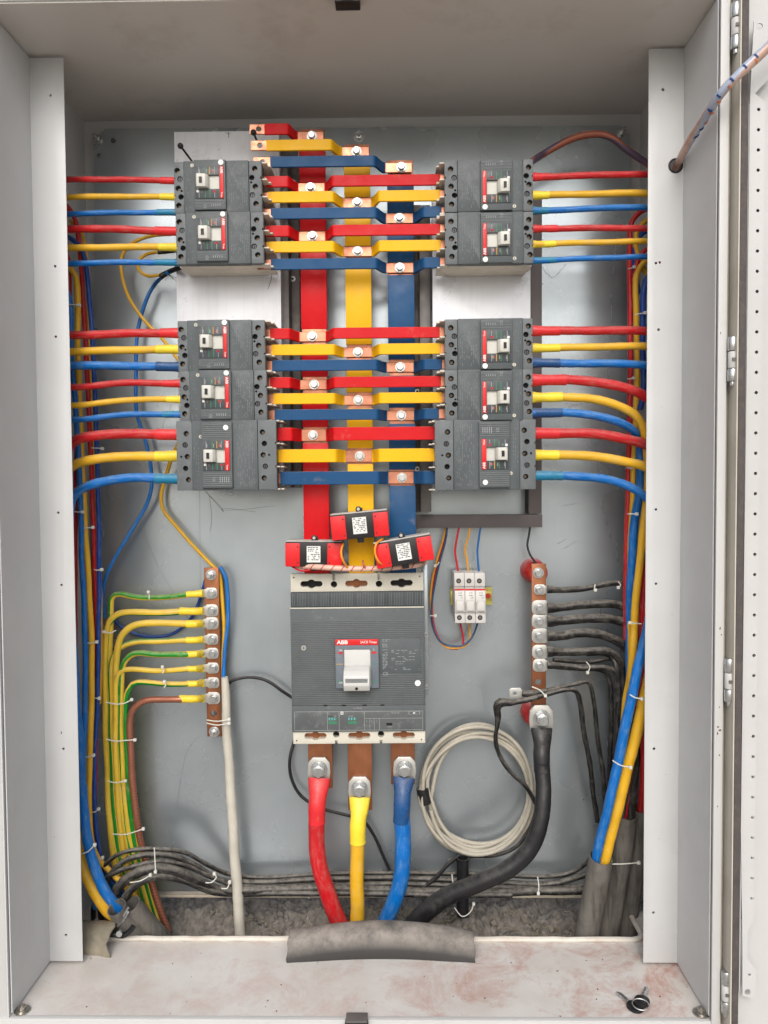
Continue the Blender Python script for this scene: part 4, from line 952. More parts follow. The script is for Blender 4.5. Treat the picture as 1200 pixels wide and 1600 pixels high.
outgoing('right', 4, 'red', [(832, 677), (860, 677), (930, 678), (975, 685), (1010, 695, 1.152), (1024, 712, 1.16), (1028, 800, 1.165), (1022, 900, 1.165), (1012, 960, 1.17), (1002, 1060, 1.185), (994, 1200, 1.195, 11), (984, 1262, 1.197, 11), (978, 1300, 1.201, 11), (970, 1345, 1.21, 10)], 15.5, 873, flare=.2)
outgoing('right', 4, 'yellow', [(832, 711), (860, 711), (930, 713), (975, 721), (1010, 731, 1.150), (1024, 750, 1.150), (1030, 850, 1.142), (1027, 980, 1.137), (1013, 1065, 1.137, 17), (993, 1150, 1.14, 18), (968, 1250, 1.150, 17.5), (957, 1297, 1.158, 17), (945, 1345, 1.166, 16), (933, 1400, 1.178, 16)], 14.5, 873, flare=.2)
outgoing('right', 4, 'blue', [(832, 744), (860, 743), (930, 746), (975, 757), (1008, 776, 1.148), (1022, 800, 1.145), (1027, 900, 1.135), (1010, 985, 1.13), (992, 1065, 1.13, 16), (970, 1170, 1.135, 16), (951, 1260, 1.145, 15), (940, 1300, 1.155, 15), (931, 1345, 1.166, 14.5), (921, 1400, 1.178, 14)], 13.5, 878, flare=.2)

# riser cables seen at the sides
def riser(c_, pts, th, lab, Y, grp): cable(pts, Y, th, cab[c_], 'riser_cable', lab, 'cable', grp, 12)
g = 'riser cables behind the left cover'
riser('red', [(93, 312), (106, 324), (118, 345), (124, 380), (127, 420), (133, 520), (138, 620), (144, 760), (148, 880), (150, 1000), (150, 1150), (148, 1290), (156, 1340), (190, 1400)], 7.5, 'thin dark red cable running down against the left rear corner', 1.225, g)
riser('yellow', [(93, 340), (106, 344), (122, 356), (131, 374), (136, 420), (140, 560), (145, 700), (152, 800), (156, 880), (158, 1000), (156, 1100)], 5, 'thin yellow cable showing as a sliver beside the left rear corner', 1.235, g)
riser('darkblue', [(93, 366), (104, 369), (118, 378), (130, 396), (136, 430), (141, 480), (147, 580), (151, 700), (154, 800), (155, 900), (154, 1000), (152, 1100), (148, 1180), (148, 1250), (155, 1330), (175, 1370), (215, 1425), (240, 1450, 1.23)], 7.5, 'blue cable rising along the left rear corner, rightmost of the left riser cables', 1.215, g)
riser('yellow', [(96, 415), (107, 417), (116, 428), (121, 450), (122, 560), (127, 700), (133, 820), (138, 900), (143, 1000), (143, 1100), (140, 1200), (140, 1290), (150, 1335), (172, 1362), (200, 1390), (235, 1430, 1.22), (250, 1460, 1.24)], 9, 'yellow riser cable in full view between two blue ones at the left', 1.195, g)
riser('blue', [(97, 440), (105, 455), (110, 480), (112, 560), (121, 680), (126, 800), (128, 880), (132, 960), (133, 1080), (130, 1200), (128, 1290), (132, 1350), (150, 1420, 1.19)], 8.5, 'blue riser cable at the left beside the cover edge', 1.185, g)
riser('red', [(98, 390), (106, 405), (108, 440), (110, 560), (117, 600), (120, 700), (118, 800), (117, 900), (117, 1000), (116, 1100)], 8, 'red riser cable at the left, half behind the cover edge', 1.200, g)
g = 'riser cables behind the right cover'
riser('red', [(1018, 323), (1003, 329), (990, 342), (984, 362), (984, 420), (985, 560), (983, 700), (980, 820), (978, 900), (978, 1000)], 8.5, 'red riser cable nearest the plate at the right', 1.215, g)
riser('yellow', [(1018, 340), (1005, 348), (995, 362), (993, 385), (1000, 410), (1012, 430)], 8, 'short yellow cable curving down behind the second right breaker cables', 1.210, g)
riser('darkblue', [(1018, 360), (1004, 364), (995, 378), (991, 400), (993, 430), (998, 460)], 8, 'short dark blue cable curving down beside the red riser at the right', 1.212, g)
riser('yellow', [(1020, 402), (1007, 410), (997, 424), (993, 445), (994, 500), (996, 570), (993, 660), (989, 760), (985, 860), (983, 950), (985, 1040), (976, 1100), (972, 1180)], 9, 'yellow riser cable with a tight bend at its top, right side', 1.200, g)
riser('darkblue', [(1020, 425), (1009, 440), (1005, 470), (1004, 530), (1006, 600), (1000, 640)], 9.5, 'dark blue riser cable beside the right cover edge', 1.190, g)
riser('red', [(1022, 385), (1010, 390), (1000, 400), (994, 416), (990, 440)], 7, 'short dark red cable curving behind the yellow riser at the right', 1.205, g)
riser('yellow', [(1012, 760), (1008, 800), (1003, 850), (997, 900), (992, 960), (988, 1030), (984, 1090), (978, 1150), (970, 1210)], 12, 'thick yellow riser cable standing before a red one at the right', 1.170, g)
riser('red', [(1020, 830), (1013, 870), (1006, 920), (1003, 980), (1004, 1050), (1006, 1180), (1001, 1265, 1.205), (996, 1320, 1.213)], 10, 'thick red riser cable between the yellow riser and the right cover', 1.180, g)
riser('blue', [(980, 925), (979, 1000), (978, 1100), (976, 1180)], 5, 'thin blue cable running down beside the black neutral cables', 1.235, g)
riser('red', [(1012, 1080), (1008, 1160), (1006, 1270, 1.20), (1001, 1320, 1.21)], 5, 'thin red cable entering the rear conduit at the lower right', 1.165, g)
# control wires
g = 'thin control wires on the left of the plate'
cable([(268, 366, 1.21), (240, 368), (212, 377), (194, 393), (189, 412), (193, 440), (204, 470), (225, 500), (250, 525), (266, 545), (278, 562, 1.22), (290, 572, 1.2)], 1.24, 5.4, cab['yellow'], 'control_wire', 'thin yellow wire in a wide loop left of the upper left breakers', 'wire', g)
cable([(250, 393, 1.215), (230, 397), (216, 408), (217, 422), (230, 431), (254, 429, 1.21)], 1.24, 5, cab['yellow'], 'control_wire', 'thin yellow wire in a small loop ending in black tape', 'wire', g)
cable([(262, 426, 1.20), (243, 443), (230, 465), (220, 495), (214, 530), (212, 600), (214, 645), (226, 685), (235, 725), (237, 758), (229, 788), (210, 822), (185, 862), (167, 898), (161, 930), (163, 965)], 1.255, 5.8, cab['blue'], 'control_wire', 'thin dusty blue wire wandering down the plate left of the earth bar', 'wire', g)
cable([(286, 680, 1.2), (270, 712, 1.23), (258, 748), (252, 775), (256, 798), (275, 822), (300, 850), (328, 880), (342, 896), (347, 930), (350, 990), (347, 1040), (349, 1075)], 1.262, 6, cab['yellow'], 'control_wire', 'thin yellow wire running down past the right edge of the earth bar', 'wire', g)
cable([(343, 886), (352, 900), (356, 930), (356, 970), (352, 1010), (349, 1066)], 1.255, 6.5, cab['blue'], 'control_wire', 'short dusty blue wire hugging the right edge of the earth bar', 'wire', g)
cable([(321, 905), (314, 930), (307, 950), (296, 970), (270, 990), (240, 995), (212, 991), (190, 980), (178, 968)], 1.27, 5, cab['darkblue'], 'control_wire', 'dark blue wire looping behind the earth cables', 'wire', g)
mb = MB(); mb.tube(smooth_jit(path([(246, 395), (262, 393), (276, 391, 1.19)], 1.21, 6.5), .0005, .06, 3), cab['blackclean'], 10); mb.build('insulating_tape', label='black tape wrap round the upper wire end at the second left breaker', cat='tape', group='black tape wraps')
mb = MB(); mb.tube(smooth_jit(path([(250, 433), (262, 425), (282, 417, 1.18)], 1.205, 8), .0006, .09, 4), cab['blackclean'], 10)
for k in range(6):
    a = P(263, 428, 1.2); q = P(258+k*4.5, 436+random.uniform(0, 5), 1.2); mb.tube([(a, .0004), (q, .0003)], cab['blackclean'], 4)
mb.build('insulating_tape', label='frayed black tape wrap below the second left breaker where two wires meet', cat='tape', group='black tape wraps')
# black thin cable
cable([(351, 1076, 1.262), (362, 1064), (388, 1058), (415, 1063), (440, 1079), (470, 1105, 1.27), (462, 1150, 1.27), (453, 1185), (455, 1215), (470, 1243), (500, 1262), (540, 1273), (566, 1281), (584, 1305), (600, 1340), (613, 1368)], 1.262, 5, cab['blackclean'], 'control_cable', 'thin black cable passing behind the main breaker down to the lower cables', 'cable')
cable([(351, 1058, 1.25, 10), (352, 1075, 1.25, 13), (355, 1150, 1.245, 15), (361, 1240, 1.24, 16), (367, 1340, 1.235, 17), (373, 1420, 1.235, 17), (376, 1500, 1.235, 17)], 1.24, 16, cab['white'], 'sheathed_cable', 'thick white sheathed cable rising beside the earth bar', 'cable')

# ================================================================== EARTH BAR
YE = 1.252
eb0, eb1 = P(330, 887, YE), P(335, 1151, YE)
eb = thing('earth_bar', 'upright copper earth bar with a row of lugs, left of the main breaker', 'busbar', (eb1.x, YP, eb1.z))
hw = 11.5*S(YE)
mb = MB(); mb.prism([(eb0.x-hw, eb0.z), (eb1.x-hw, eb1.z), (eb1.x+hw, eb1.z), (eb0.x+hw, eb0.z)], YE, YE+.005, copper_d, .0006); o = part(mb, 'copper_bar', eb)
c = MB(); p = P(334, 1115, YE); c.cyl((p.x, p.z), 5*S(YE), YE-.01, YE+.01, copper_d, 18); c.bm.transform(Matrix.Translation(-Vector(eb.location))); co = c.build('cutter', eb); boolcut(o, co)
for px, py in ((330, 898), (335, 1143)):
    p = P(px, py, YE); mb = MB(); mb.bolt((p.x, p.z), 6*S(YE), YE-.0002, wash=1.4, stud=True); part(mb, 'fixing_bolt', eb)
    mb = MB(); mb.cyl((p.x, p.z), .007, YE+.0055, YP-.0005, zinc, 16); part(mb, 'spacer', eb)
def lug_into(mb, c, Y, w, d, toward, L):
    """ring tongue lug: rounded plate round (x,z) plus a barrel toward the cable"""
    x, z = c; pts = []
    for k in range(13):
        a = R(90+15*k); ca, sa = math.cos(a), math.sin(a); q_ = (abs(ca)**3.2+abs(sa)**3.2)**(-1/3.2); pts.append((x+w*1.0*ca*q_, z+w*sa*q_))
    pts = pts + [(x+w*.85, z-w*1.0), (x+w*1.1, z-w*.75), (x+L, z-w*.65), (x+L, z+w*.65), (x+w*1.1, z+w*.75), (x+w*.85, z+w*1.0)]
    if toward < 0: pts = [(2*x-q[0], q[1]) for q in pts][::-1]
    mb.prism(pts, Y-d, Y, tin, .0003)
EL = [('green', 927, [(300, 928.5), (260, 933), (215, 933), (188, 928.5), (176, 934), (173, 955), (172, 1050), (173, 1200), (180, 1320), (205, 1400), (215, 1440)], 9),
      ('green', 954, [(300, 955), (250, 957), (200, 957), (180, 963), (169, 978), (165, 1010), (165, 1100), (168, 1200), (174, 1310), (190, 1390), (205, 1440)], 10.5),
      ('green', 974, [(300, 975), (250, 973), (215, 976), (197, 986), (186, 1003), (182, 1040), (184, 1130), (188, 1200), (197, 1300), (220, 1390), (232, 1440)], 11),
      ('green', 999, [(300, 1000), (250, 1002), (215, 1003), (192, 1010), (179, 1024), (174, 1060), (176, 1200), (184, 1320), (205, 1400), (218, 1440)], 9),
      ('green', 1021, [(300, 1022.5), (250, 1023), (215, 1020), (200, 1028), (192, 1045), (189, 1090), (192, 1200), (203, 1310), (228, 1400), (240, 1440)], 9.5),
      ('green', 1044, [(300, 1045), (250, 1048), (205, 1046), (190, 1050), (182, 1066), (181, 1120), (182, 1200), (190, 1310), (212, 1400), (225, 1440)], 8.5),
      ('green', 1067, [(300, 1068), (260, 1069), (215, 1066), (203, 1074), (197, 1090), (196, 1130), (199, 1200), (208, 1300), (232, 1390), (247, 1440)], 8.5),
      ('copper', 1091, [(290, 1092), (250, 1093), (228, 1095), (213, 1103), (204, 1120), (204, 1170), (208, 1230), (217, 1300), (234, 1370), (250, 1420), (262, 1455)], 10.5)]
for k, (c_, py, pts, th) in enumerate(EL):
    bxp = 330+(py-897)*.02+.3; p = P(bxp, py, YE-.003); Yl = YE-.0008
    lab = ('bare copper earth cable with yellow sleeve on the lowest lug of the earth bar' if c_ == 'copper' else 'yellow and green earth cable on the %s lug from the top of the earth bar' % (ordn+['sixth', 'seventh'])[k])
    t = thing('earth_cable', lab, 'cable', (p.x, YE, p.z), group='cables on the earth bar')
    Ye = 1.240-.002*k+(.006 if k in (0, 1, 3) else 0)
    full = path([(314, py+.5, YE-.003)] + [(a, b_, Ye if a > 210 and b_ < 1110 else (Ye if b_ < 1300 else 1.235)) for a, b_ in pts], Ye, th)
    mb = MB(); mb.tube(smooth_jit(full, .0004, .02, k+40), GRN[k] if c_ == 'green' else cab[c_], 14); part(mb, 'insulation' if c_ == 'green' else 'conductor', t)
    mb = MB(); mb.tube(smooth_jit(path([(318, py+.2, YE-.003, 12), (313, py+.4, YE-.003, 12), (305, py+1, Ye, th*1.15), (292 if k not in (1, 7) else 281, py+1.2, Ye, th*1.15)], Ye, th), .0003, .03, k), shr['yellow'], 14); part(mb, 'shrink_sleeve', t)
    mb = MB(); lug_into(mb, (p.x, p.z), Yl, .0098*(1.05 if th > 10 else .95), .002, -1, .016); part(mb, 'lug', t)
    mb = MB(); mb.bolt((p.x, p.z), 5.4*S(YE), Yl-.0022, wash=1.3, h=.005); part(mb, 'bolt', t)

# ================================================================== NEUTRAL BAR
YN = 1.222
n0, n1 = P(842, 881, YN), P(842, 1135, YN)
nb = thing('neutral_bar', 'upright copper neutral bar on red insulators, right of the fuse holders', 'busbar', (n1.x, YP, n1.z))
hw = 11.3*S(YN); mb = MB(); mb.prism([(n0.x-hw, n0.z), (n1.x-hw, n1.z), (n1.x+hw, n1.z), (n0.x+hw, n0.z)], YN, YN+.005, copper_d, .0006); o = part(mb, 'copper_bar', nb)
c = MB(); p = P(841, 1066, YN); c.cyl((p.x, p.z), 5*S(YN), YN-.01, YN+.01, copper_d, 18); c.bm.transform(Matrix.Translation(-Vector(nb.location))); co = c.build('cutter', nb); boolcut(o, co)
for px, py in ((842, 897), (842, 1128)):
    p = P(px, py, YN); mb = MB(); q = [(YN+.0055, .014), (YN+.013, .017), (YN+.017, .0145), (YN+.024, .018), (YN+.028, .0155), (YN+.040, .020), (YP-.0006, .021)]
    mb.tube([(Vector((p.x, y, p.z)), r) for y, r in q], red_ins, 28); part(mb, 'insulator', nb)
p = P(841, 895, YN); mb = MB(); mb.bolt((p.x, p.z), 6.3*S(YN), YN-.0002, wash=1.35); part(mb, 'fixing_bolt', nb)
NL = [(921, [(875, 922), (910, 920), (945, 913), (965, 911), (980, 916), (984, 940, 1.235), (986, 1000, 1.24)], 8, 1.0),
      (949, [(875, 949), (910, 945), (950, 943), (975, 948), (993, 960, 1.2), (1005, 1000, 1.21)], 11.5, 1.15),
      (970, [(875, 970), (910, 967), (945, 966), (975, 972), (998, 982, 1.19), (1008, 1020, 1.2)], 12.5, 1.15),
      (993, [(875, 993), (905, 989), (935, 991), (965, 1002), (982, 1018), (993, 1040, 1.2), (1000, 1090, 1.2)], 12.5, 1.15),
      (1018, [(875, 1019), (910, 1018), (945, 1017), (962, 1024), (972, 1042), (974, 1080), (972, 1150), (968, 1230), (964, 1300)], 11, 1.1),
      (1039, [(875, 1042), (910, 1044), (945, 1043), (960, 1050), (966, 1068), (965, 1120), (962, 1200), (958, 1270), (956, 1310)], 8, 1.0)]
for k, (py, pts, th, ls) in enumerate(NL):
    p = P(843, py, YN); lab = 'dusty black neutral cable on the %s lug from the top of the neutral bar' % (ordn+['sixth'])[k]
    t = thing('neutral_cable', lab, 'cable', (p.x, YN, p.z), group='black cables on the neutral bar')
    full = path([(858, py, YN-.003)]+[q for q in pts], 1.222, th)
    mb = MB(); mb.tube(smooth_jit([(v[0], v[1]*1.14) for v in full], .0002, .02, k+70), cab['black'], 14); part(mb, 'insulation', t)
    mb = MB(); mb.tube(smooth_jit(path([(855, py, YN-.003, th*1.5), (860, py, YN-.003, th*1.5), (873, py+.5, 1.220, th*1.15), (905 if k not in (3,) else 902, pts[1][1], 1.222, th*1.12)], 1.22, th), .0003, .05, k), cab['black'], 14); part(mb, 'shrink_sleeve', t)
    mb = MB(); lug_into(mb, (p.x-.001, p.z), YN-.0006, .0105*ls if k else .0085, .0022, 1, .014); part(mb, 'lug', t)
    mb = MB(); mb.bolt((p.x-.001, p.z), 5.6*S(YN), YN-.003, wash=1.3, h=.0055); part(mb, 'bolt', t)
cable([(864, 1031, 1.228), (900, 1034), (930, 1033), (953, 1029), (966, 1040), (972, 1070), (970, 1180)], 1.235, 7, cab['black'], 'neutral_cable', 'thin black cable running behind the lowest two neutral cables', 'cable', 'black cables on the neutral bar')
# three dark cables falling at the right
for q, (pts, th, lab) in enumerate((([(905, 1045, 1.242), (938, 1046, 1.242), (952, 1062), (955, 1100), (953, 1200), (950, 1270), (960, 1330)], 8, 'black cable falling on the left of the tied neutral bundle'), ([(976, 1060), (977, 1130), (972, 1230), (975, 1290)], 10, 'thick black cable falling behind the thin blue wire at the right'), ([(1000, 1120, 1.19), (994, 1200, 1.185), (986, 1270, 1.185), (975, 1330, 1.2)], 10, 'black cable entering the middle conduit at the lower right'), ([(915, 1021, 1.238), (948, 1022, 1.236), (964, 1044), (967, 1110), (962, 1180), (957, 1260), (952, 1330)], 9, 'black cable in the middle of the falling neutral bundle'), ([(983, 1010, 1.23), (984, 1090), (980, 1170), (975, 1240), (968, 1320)], 9, 'black cable on the right of the falling neutral bundle'), ([(990, 1100, 1.225), (988, 1180, 1.21), (982, 1250, 1.2), (975, 1310, 1.205)], 8, 'black cable just behind the thick yellow cable at the lower right'))):
    cable(pts, 1.24-.006*q, th, cab['black'], 'neutral_cable', lab, 'cable', 'black cables on the neutral bar')
# loose taped pair with spare lug
t = thing('taped_cable', 'black taped cable with a free lug, tied across the neutral bar', 'cable', P(805, 1084, 1.2)); mb = MB()
mb.tube(smooth_jit(path([(816, 1083, 1.2, 9), (830, 1083, 1.2, 10), (860, 1079, 1.2, 9), (895, 1070, 1.205, 6.5), (918, 1065, 1.21, 6), (925, 1078, 1.215, 6), (930, 1120, 1.225, 7), (938, 1180, 1.23, 7), (945, 1240, 1.235, 7), (948, 1275, 1.24, 7)], 1.2, 8), .0007, .07, 5), cab['black'], 12); part(mb, 'insulation', t)
mb = MB(); p = P(805, 1083, 1.2); mb.prism([(p.x-.0095, p.z-.0075), (p.x-.0095, p.z+.0065), (p.x-.006, p.z+.0085), (p.x+.008, p.z+.009), (p.x+.011, p.z+.005), (p.x+.011, p.z-.006), (p.x+.006, p.z-.009)], 1.1985, 1.2005, tin, .0003); o = part(mb, 'lug', t)
c = MB(); c.cyl((p.x-.001, p.z), .0034, 1.19, 1.21, tin, 16); c.bm.transform(Matrix.Translation(-Vector(t.location))); co = c.build('cutter', t); boolcut(o, co)
t = thing('taped_cable', 'black taped cable with a thick elbow, hanging left of the neutral bar', 'cable', P(778, 1098, 1.2)); mb = MB()
mb.tube(smooth_jit(path([(933, 1285, 1.24, 8), (925, 1220, 1.235, 8), (914, 1150, 1.225, 8), (906, 1100, 1.215, 8), (899, 1080, 1.205, 7), (880, 1079, 1.198, 7), (850, 1086, 1.195, 8), (815, 1095, 1.195, 9), (797, 1098, 1.195, 11), (783, 1098, 1.195, 15), (777, 1106, 1.197, 14), (778, 1120, 1.2, 10), (776, 1135, 1.205, 7), (774, 1155, 1.215, 7), (781, 1180, 1.22, 7), (798, 1207, 1.22, 7), (820, 1227, 1.22, 7), (840, 1258, 1.225, 7)], 1.2, 8, .005), .0007, .07, 8), cab['black'], 12); part(mb, 'insulation', t)

# ================================================================== INCOMING CABLES
YL = YTB-.0006
def big(name, lab, bolt, lugr, sl, sth, cb, c_, sc_, rr_=18):
    p = P(bolt[0], bolt[1], YL); t = thing(name, lab, 'cable', (p.x, YL, p.z), group='thick incoming cables')
    mb = MB(); w = rr_*S(YL); h = w*1.05; L = lugr*S(YL); pts = [(p.x-w*.55, p.z+h), (p.x+w*.55, p.z+h), (p.x+w*.95, p.z+h*.55), (p.x+w, p.z-h*.3), (p.x+w*.92, p.z-L), (p.x-w*.92, p.z-L), (p.x-w, p.z-h*.3), (p.x-w*.95, p.z+h*.55)]
    mb.prism(pts, YL-.006, YL, tin, .0008); part(mb, 'lug', t)
    mb = MB(); y_ = YL-.0062; mb.cyl((p.x, p.z), 13.5*S(YL), y_-.0018, y_, zinc, 30); mb.cyl((p.x, p.z), 12*S(YL), y_-.004, y_-.0018, zinc, 30, r2=12.4*S(YL)); mb.hexa((p.x, p.z), 10.4*S(YL), y_-.012, y_-.004, zinc, .5); mb.cyl((p.x, p.z), 6.6*S(YL), y_-.0185 if sc_ == 'black' else y_-.0135, y_-.012, zinc, 20); part(mb, 'bolt', t)
    a = path(sl, YL, sth); a = [(v[0], v[1], 1, 1) for v in a]
    n_ = len(a)
    for k in range(n_):
        e = max(0, 1-k/n_*2.6); a[k] = (a[k][0], a[k][1]*(1+.02*math.sin(k*1.3)), 1-.45*e, 1+.32*e)
    mb = MB(); mb.tube(a, shr[sc_], 20); part(mb, 'shrink_sleeve', t)
    mb = MB(); mb.tube(smooth_jit(path(cb, YL, sth), .0006, .012, 31), cab[c_], 20); part(mb, 'insulation', t)
    return t
big('incoming_cable', 'thick red incoming cable bolted under the main breaker', (499, 1200), 16, [(499, 1216, 1.214), (497, 1240, 1.205), (495, 1262, 1.2), (495, 1285, 1.2)], 27, [(496, 1270, 1.2, 24), (494, 1285, 1.2, 25.5), (495, 1320, 1.2, 26), (501, 1360, 1.2, 26), (513, 1400, 1.205, 26.5), (530, 1440, 1.215, 27), (548, 1480, 1.225, 27)], 'red', 'red')
big('incoming_cable', 'thick yellow incoming cable bolted under the main breaker', (562, 1230), 16, [(562, 1246, 1.214), (561, 1270, 1.205), (559, 1290, 1.2), (559, 1316, 1.2)], 25.5, [(559, 1300, 1.2, 21), (558, 1316, 1.2, 22), (558, 1380, 1.2, 22), (558, 1430, 1.21, 22.5), (557, 1480, 1.22, 22.5)], 'yellow', 'yellow')
big('incoming_cable', 'thick blue incoming cable bolted under the main breaker', (632, 1199), 16, [(631, 1215, 1.214), (629, 1240, 1.205), (628, 1262, 1.2), (627, 1284, 1.2)], 26.5, [(628, 1270, 1.2, 24), (628, 1284, 1.2, 25.5), (630, 1330, 1.2, 25.5), (627, 1370, 1.2, 25), (615, 1410, 1.205, 25), (600, 1448, 1.215, 25), (588, 1485, 1.225, 25)], 'blue', 'navy')
big('incoming_cable', 'thick black incoming neutral cable bolted to the foot of the neutral bar', (845, 1120), 20, [(846, 1138, 1.214), (847, 1160, 1.205), (846, 1180, 1.195), (847, 1206, 1.19)], 26, [(847, 1190, 1.19, 23), (847, 1206, 1.19, 24), (849, 1240, 1.18, 25), (845, 1282, 1.17, 26), (828, 1325, 1.165, 27), (795, 1357, 1.165, 28), (745, 1380, 1.17, 28), (700, 1400, 1.18, 28), (665, 1425, 1.195, 29), (640, 1452, 1.21, 30), (620, 1490, 1.23, 30)], 'blackclean', 'black', 19)

# ================================================================== CURRENT TRANSFORMERS
ctb = mat('ct_black', (38, 36, 37), .38, dirt=.15, dcol=(80, 76, 72), dscale=60)
ctr_ = mat('ct_red', (214, 34, 38), .36, dirt=.04, dscale=60)
ctt = mat('ct_grey_top', (186, 182, 176), .5, dirt=.3, dscale=60)
def ctrans(px, py, Y, ang, lab, tilt=0.0):
    p = P(px, py, Y); t = thing('current_transformer', lab, 'current transformer', p, group='current transformers'); t.rotation_euler = (R(tilt), R(ang), 0)
    def q(mb, nm): return mb.build(nm, t)
    w, h, d = 43, 19.5, 42
    mb = MB(); mb.box(-w*U, w*U, .0005, d*U, -h*U, h*U, ctb, .0012); mb.box(-w*U, w*U, .001, d*U, h*U-.0006, h*U+.0012, ctt, .0005)
    for s_ in (-1, 1): mb.box((-.006 if s_ < 0 else -.004), (.004 if s_ < 0 else .006), .006, .012, s_*(h+1)*U-.006, s_*(h+1)*U+.006, ctb, .001)
    q(mb, 'housing')
    for s_ in (-1, 1):
        mb = MB(); x0, x1 = sorted((s_*(w+.5), s_*(w-22))); mb.box(x0*U, x1*U, -.001, (d*.6)*U, -(h-.5)*U, (h-2.5)*U, ctr_, .0008)
        for zz_ in (-h+6, h-8): mb.box(s_*(w-22)*U+(.0025 if s_ > 0 else -.0045), s_*(w-22)*U+(.0045 if s_ > 0 else -.0025), -.0013, -.0009, (zz_-1)*U, (zz_+1)*U, ctb)
        q(mb, 'end_cap')
    mb = MB(); mb.box(-.0105, .0105, -.0003, .0004, -.0125, .0125, white_s); r3 = random.Random(int(px))
    for k in range(8):
        x = -.009
        while x < .008:
            ln = r3.uniform(.001, .004)
            if r3.random() < .75: mb.box(x, min(x+ln, .0092), -.0005, -.0003, .0098-k*.0027, .0110-k*.0027, ink_k)
            x += ln+.0008
    q(mb, 'rating_label')
    mb = MB(); pts = [(.005*math.cos(R(60*k)), .005*math.sin(R(60*k))+h*U+.005) for k in range(6)]; mb.prism(pts, .006, .009, ctb, .0006); q(mb, 'lock_clip')
    mb = MB(); mb.cyl((0, h*U+.005), .0024, .0052, .006, tin, 10); q(mb, 'clip_screw')
ctrans(490, 866, 1.150, 0.5, 'red and black current transformer on the red busbar, level, lowest left of the three')
ctrans(562, 821, 1.132, -5, 'red and black current transformer on the yellow busbar, highest of the three')
ctrans(631, 862, 1.128, -9.5, 'red and black current transformer on the blue busbar, tilted, right of the three', 0)
# spiral wrapped harness below them
wrap_m = mat('spiral_wrap_pink', (214, 176, 158), .4, dirt=.1, dscale=60, stripe=((168, 70, 62), 's', 1.0, 6.5, .13))
cable([(462, 884, 1.165), (490, 886), (540, 888), (600, 888), (650, 883), (662, 878, 1.165)], 1.15, 9, wrap_m, 'wire_harness', 'pinkish spiral wrapped wire harness under the three current transformers', 'wire harness')
ora = mat('wire_orange', (236, 150, 50), .4)
cable([(536, 850, 1.145), (533, 862), (536, 876), (544, 888, 1.148)], 1.135, 3.6, ora, 'signal_wire', 'orange wire curving down from the highest current transformer', 'wire', 'current transformer wires')
cable([(598, 842, 1.14), (588, 850), (586, 864), (592, 878), (604, 886, 1.146)], 1.120, 3.6, ora, 'signal_wire', 'orange wire curving down at the left of the tilted current transformer', 'wire', 'current transformer wires')
cable([(567, 876, 1.16), (568, 882), (571, 888, 1.148)], 1.140, 3, mat('wire_pink', (220, 120, 110), .4), 'signal_wire', 'short pink wire at the foot of the yellow busbar', 'wire', 'current transformer wires')
cable([(456, 885, 1.16), (470, 892), (485, 890, 1.15)], 1.150, 3, mat('wire_red', (190, 30, 40), .4), 'signal_wire', 'short red wire under the lowest left current transformer', 'wire', 'current transformer wires')

# ================================================================== FUSE HOLDERS
YFH = 1.215
rl = thing('din_rail', 'short yellow passivated rail behind the fuse holders', 'rail', P(736, 931, YP)); mb = MB(); a = P(704, 945, YP-.010); b_ = P(769, 918, YP-.010)
yz = mat('yellow_zinc', (186, 176, 96), .35, .7, dirt=.2, dcol=(120, 140, 80), dscale=80)
mb.box(a.x, b_.x, YP-.010, YP-.009, a.z, a.z+.006, yz); mb.box(a.x, b_.x, YP-.010, YP-.009, b_.z-.006, b_.z, yz); mb.box(a.x, b_.x, YP-.0088, YP-.0006, a.z+.0058, b_.z-.0058, yz, .0004); part(mb, 'rail_profile', rl)
mb = MB(); p = P(763, 931, YP-.010); mb.cyl((p.x, p.z), .0045, YP-.0105, YP-.0089, red_ins, 14); part(mb, 'fixing_screw', rl)
lg = mat('fuse_holder_plastic', (196, 194, 190), .42, dirt=.12, dscale=60, vary=.05)
for k, nm in enumerate(('left', 'middle', 'right')):
    p = P(718.5+16.2*k, 935, YFH); t = thing('fuse_holder', 'light grey fuse holder with red line, %s one of the three side by side' % nm, 'fuse holder', (p.x, YP-.012, p.z), roty=ROLL-.01, group='fuse holders on the short rail')
    y0 = YFH-(YP-.012)
    def fb(mb, x0, x1, a_, b2, z0, z1, m, bev=.4): mb.box(x0*U, x1*U, y0+a_*U, y0+b2*U, z0*U, z1*U, m, bev*U)
    mb = MB(); fb(mb, -8.2, 8.2, 8, 52, -41, 41, lg, .8); fb(mb, -8.2, 8.2, 4, 9, 19, 41, lg, .8); fb(mb, -8.2, 8.2, 4, 9, -41, -23, lg, .8); fb(mb, -8.2, 8.2, 0, 9, -23, 15, lg, .8); mb.build('housing', t)
    mb = MB(); fb(mb, -8.1, 8.1, -.4, 1, 13, 15.4, red_p, .1); mb.build('red_line', t)
    mb = MB(); fb(mb, -6.5, 6.5, -5, .5, -20, -4, lg, 1.6); mb.build('pull_lever', t)
    mb = MB(); fb(mb, -7.6, 7.6, -.3, .2, -2.5, 12, mat('pale_label', (212, 210, 206), .5), .1); text_into(mb, 'E 93', 3.2*U, -2*U, 8.5*U, y0-.0004, ink_k); text_into(mb, 'CE', 3.4*U, 1*U, 1*U, y0-.0004, ink_k)
    fb(mb, -2, 4, -.4, -.28, 4.4, 5.2, ink_k, 0); mb.build('face_label', t)
    for z in (28, -32):
        mb = MB(); mb.cyl((-1*U, z*U), 4.0*U, y0+.0036, y0+.006, black_in, 18); mb.cyl((-1*U, z*U), 2.4*U, y0+.0032, y0+.0036, rail_m, 12); mb.build('terminal_screw', t)
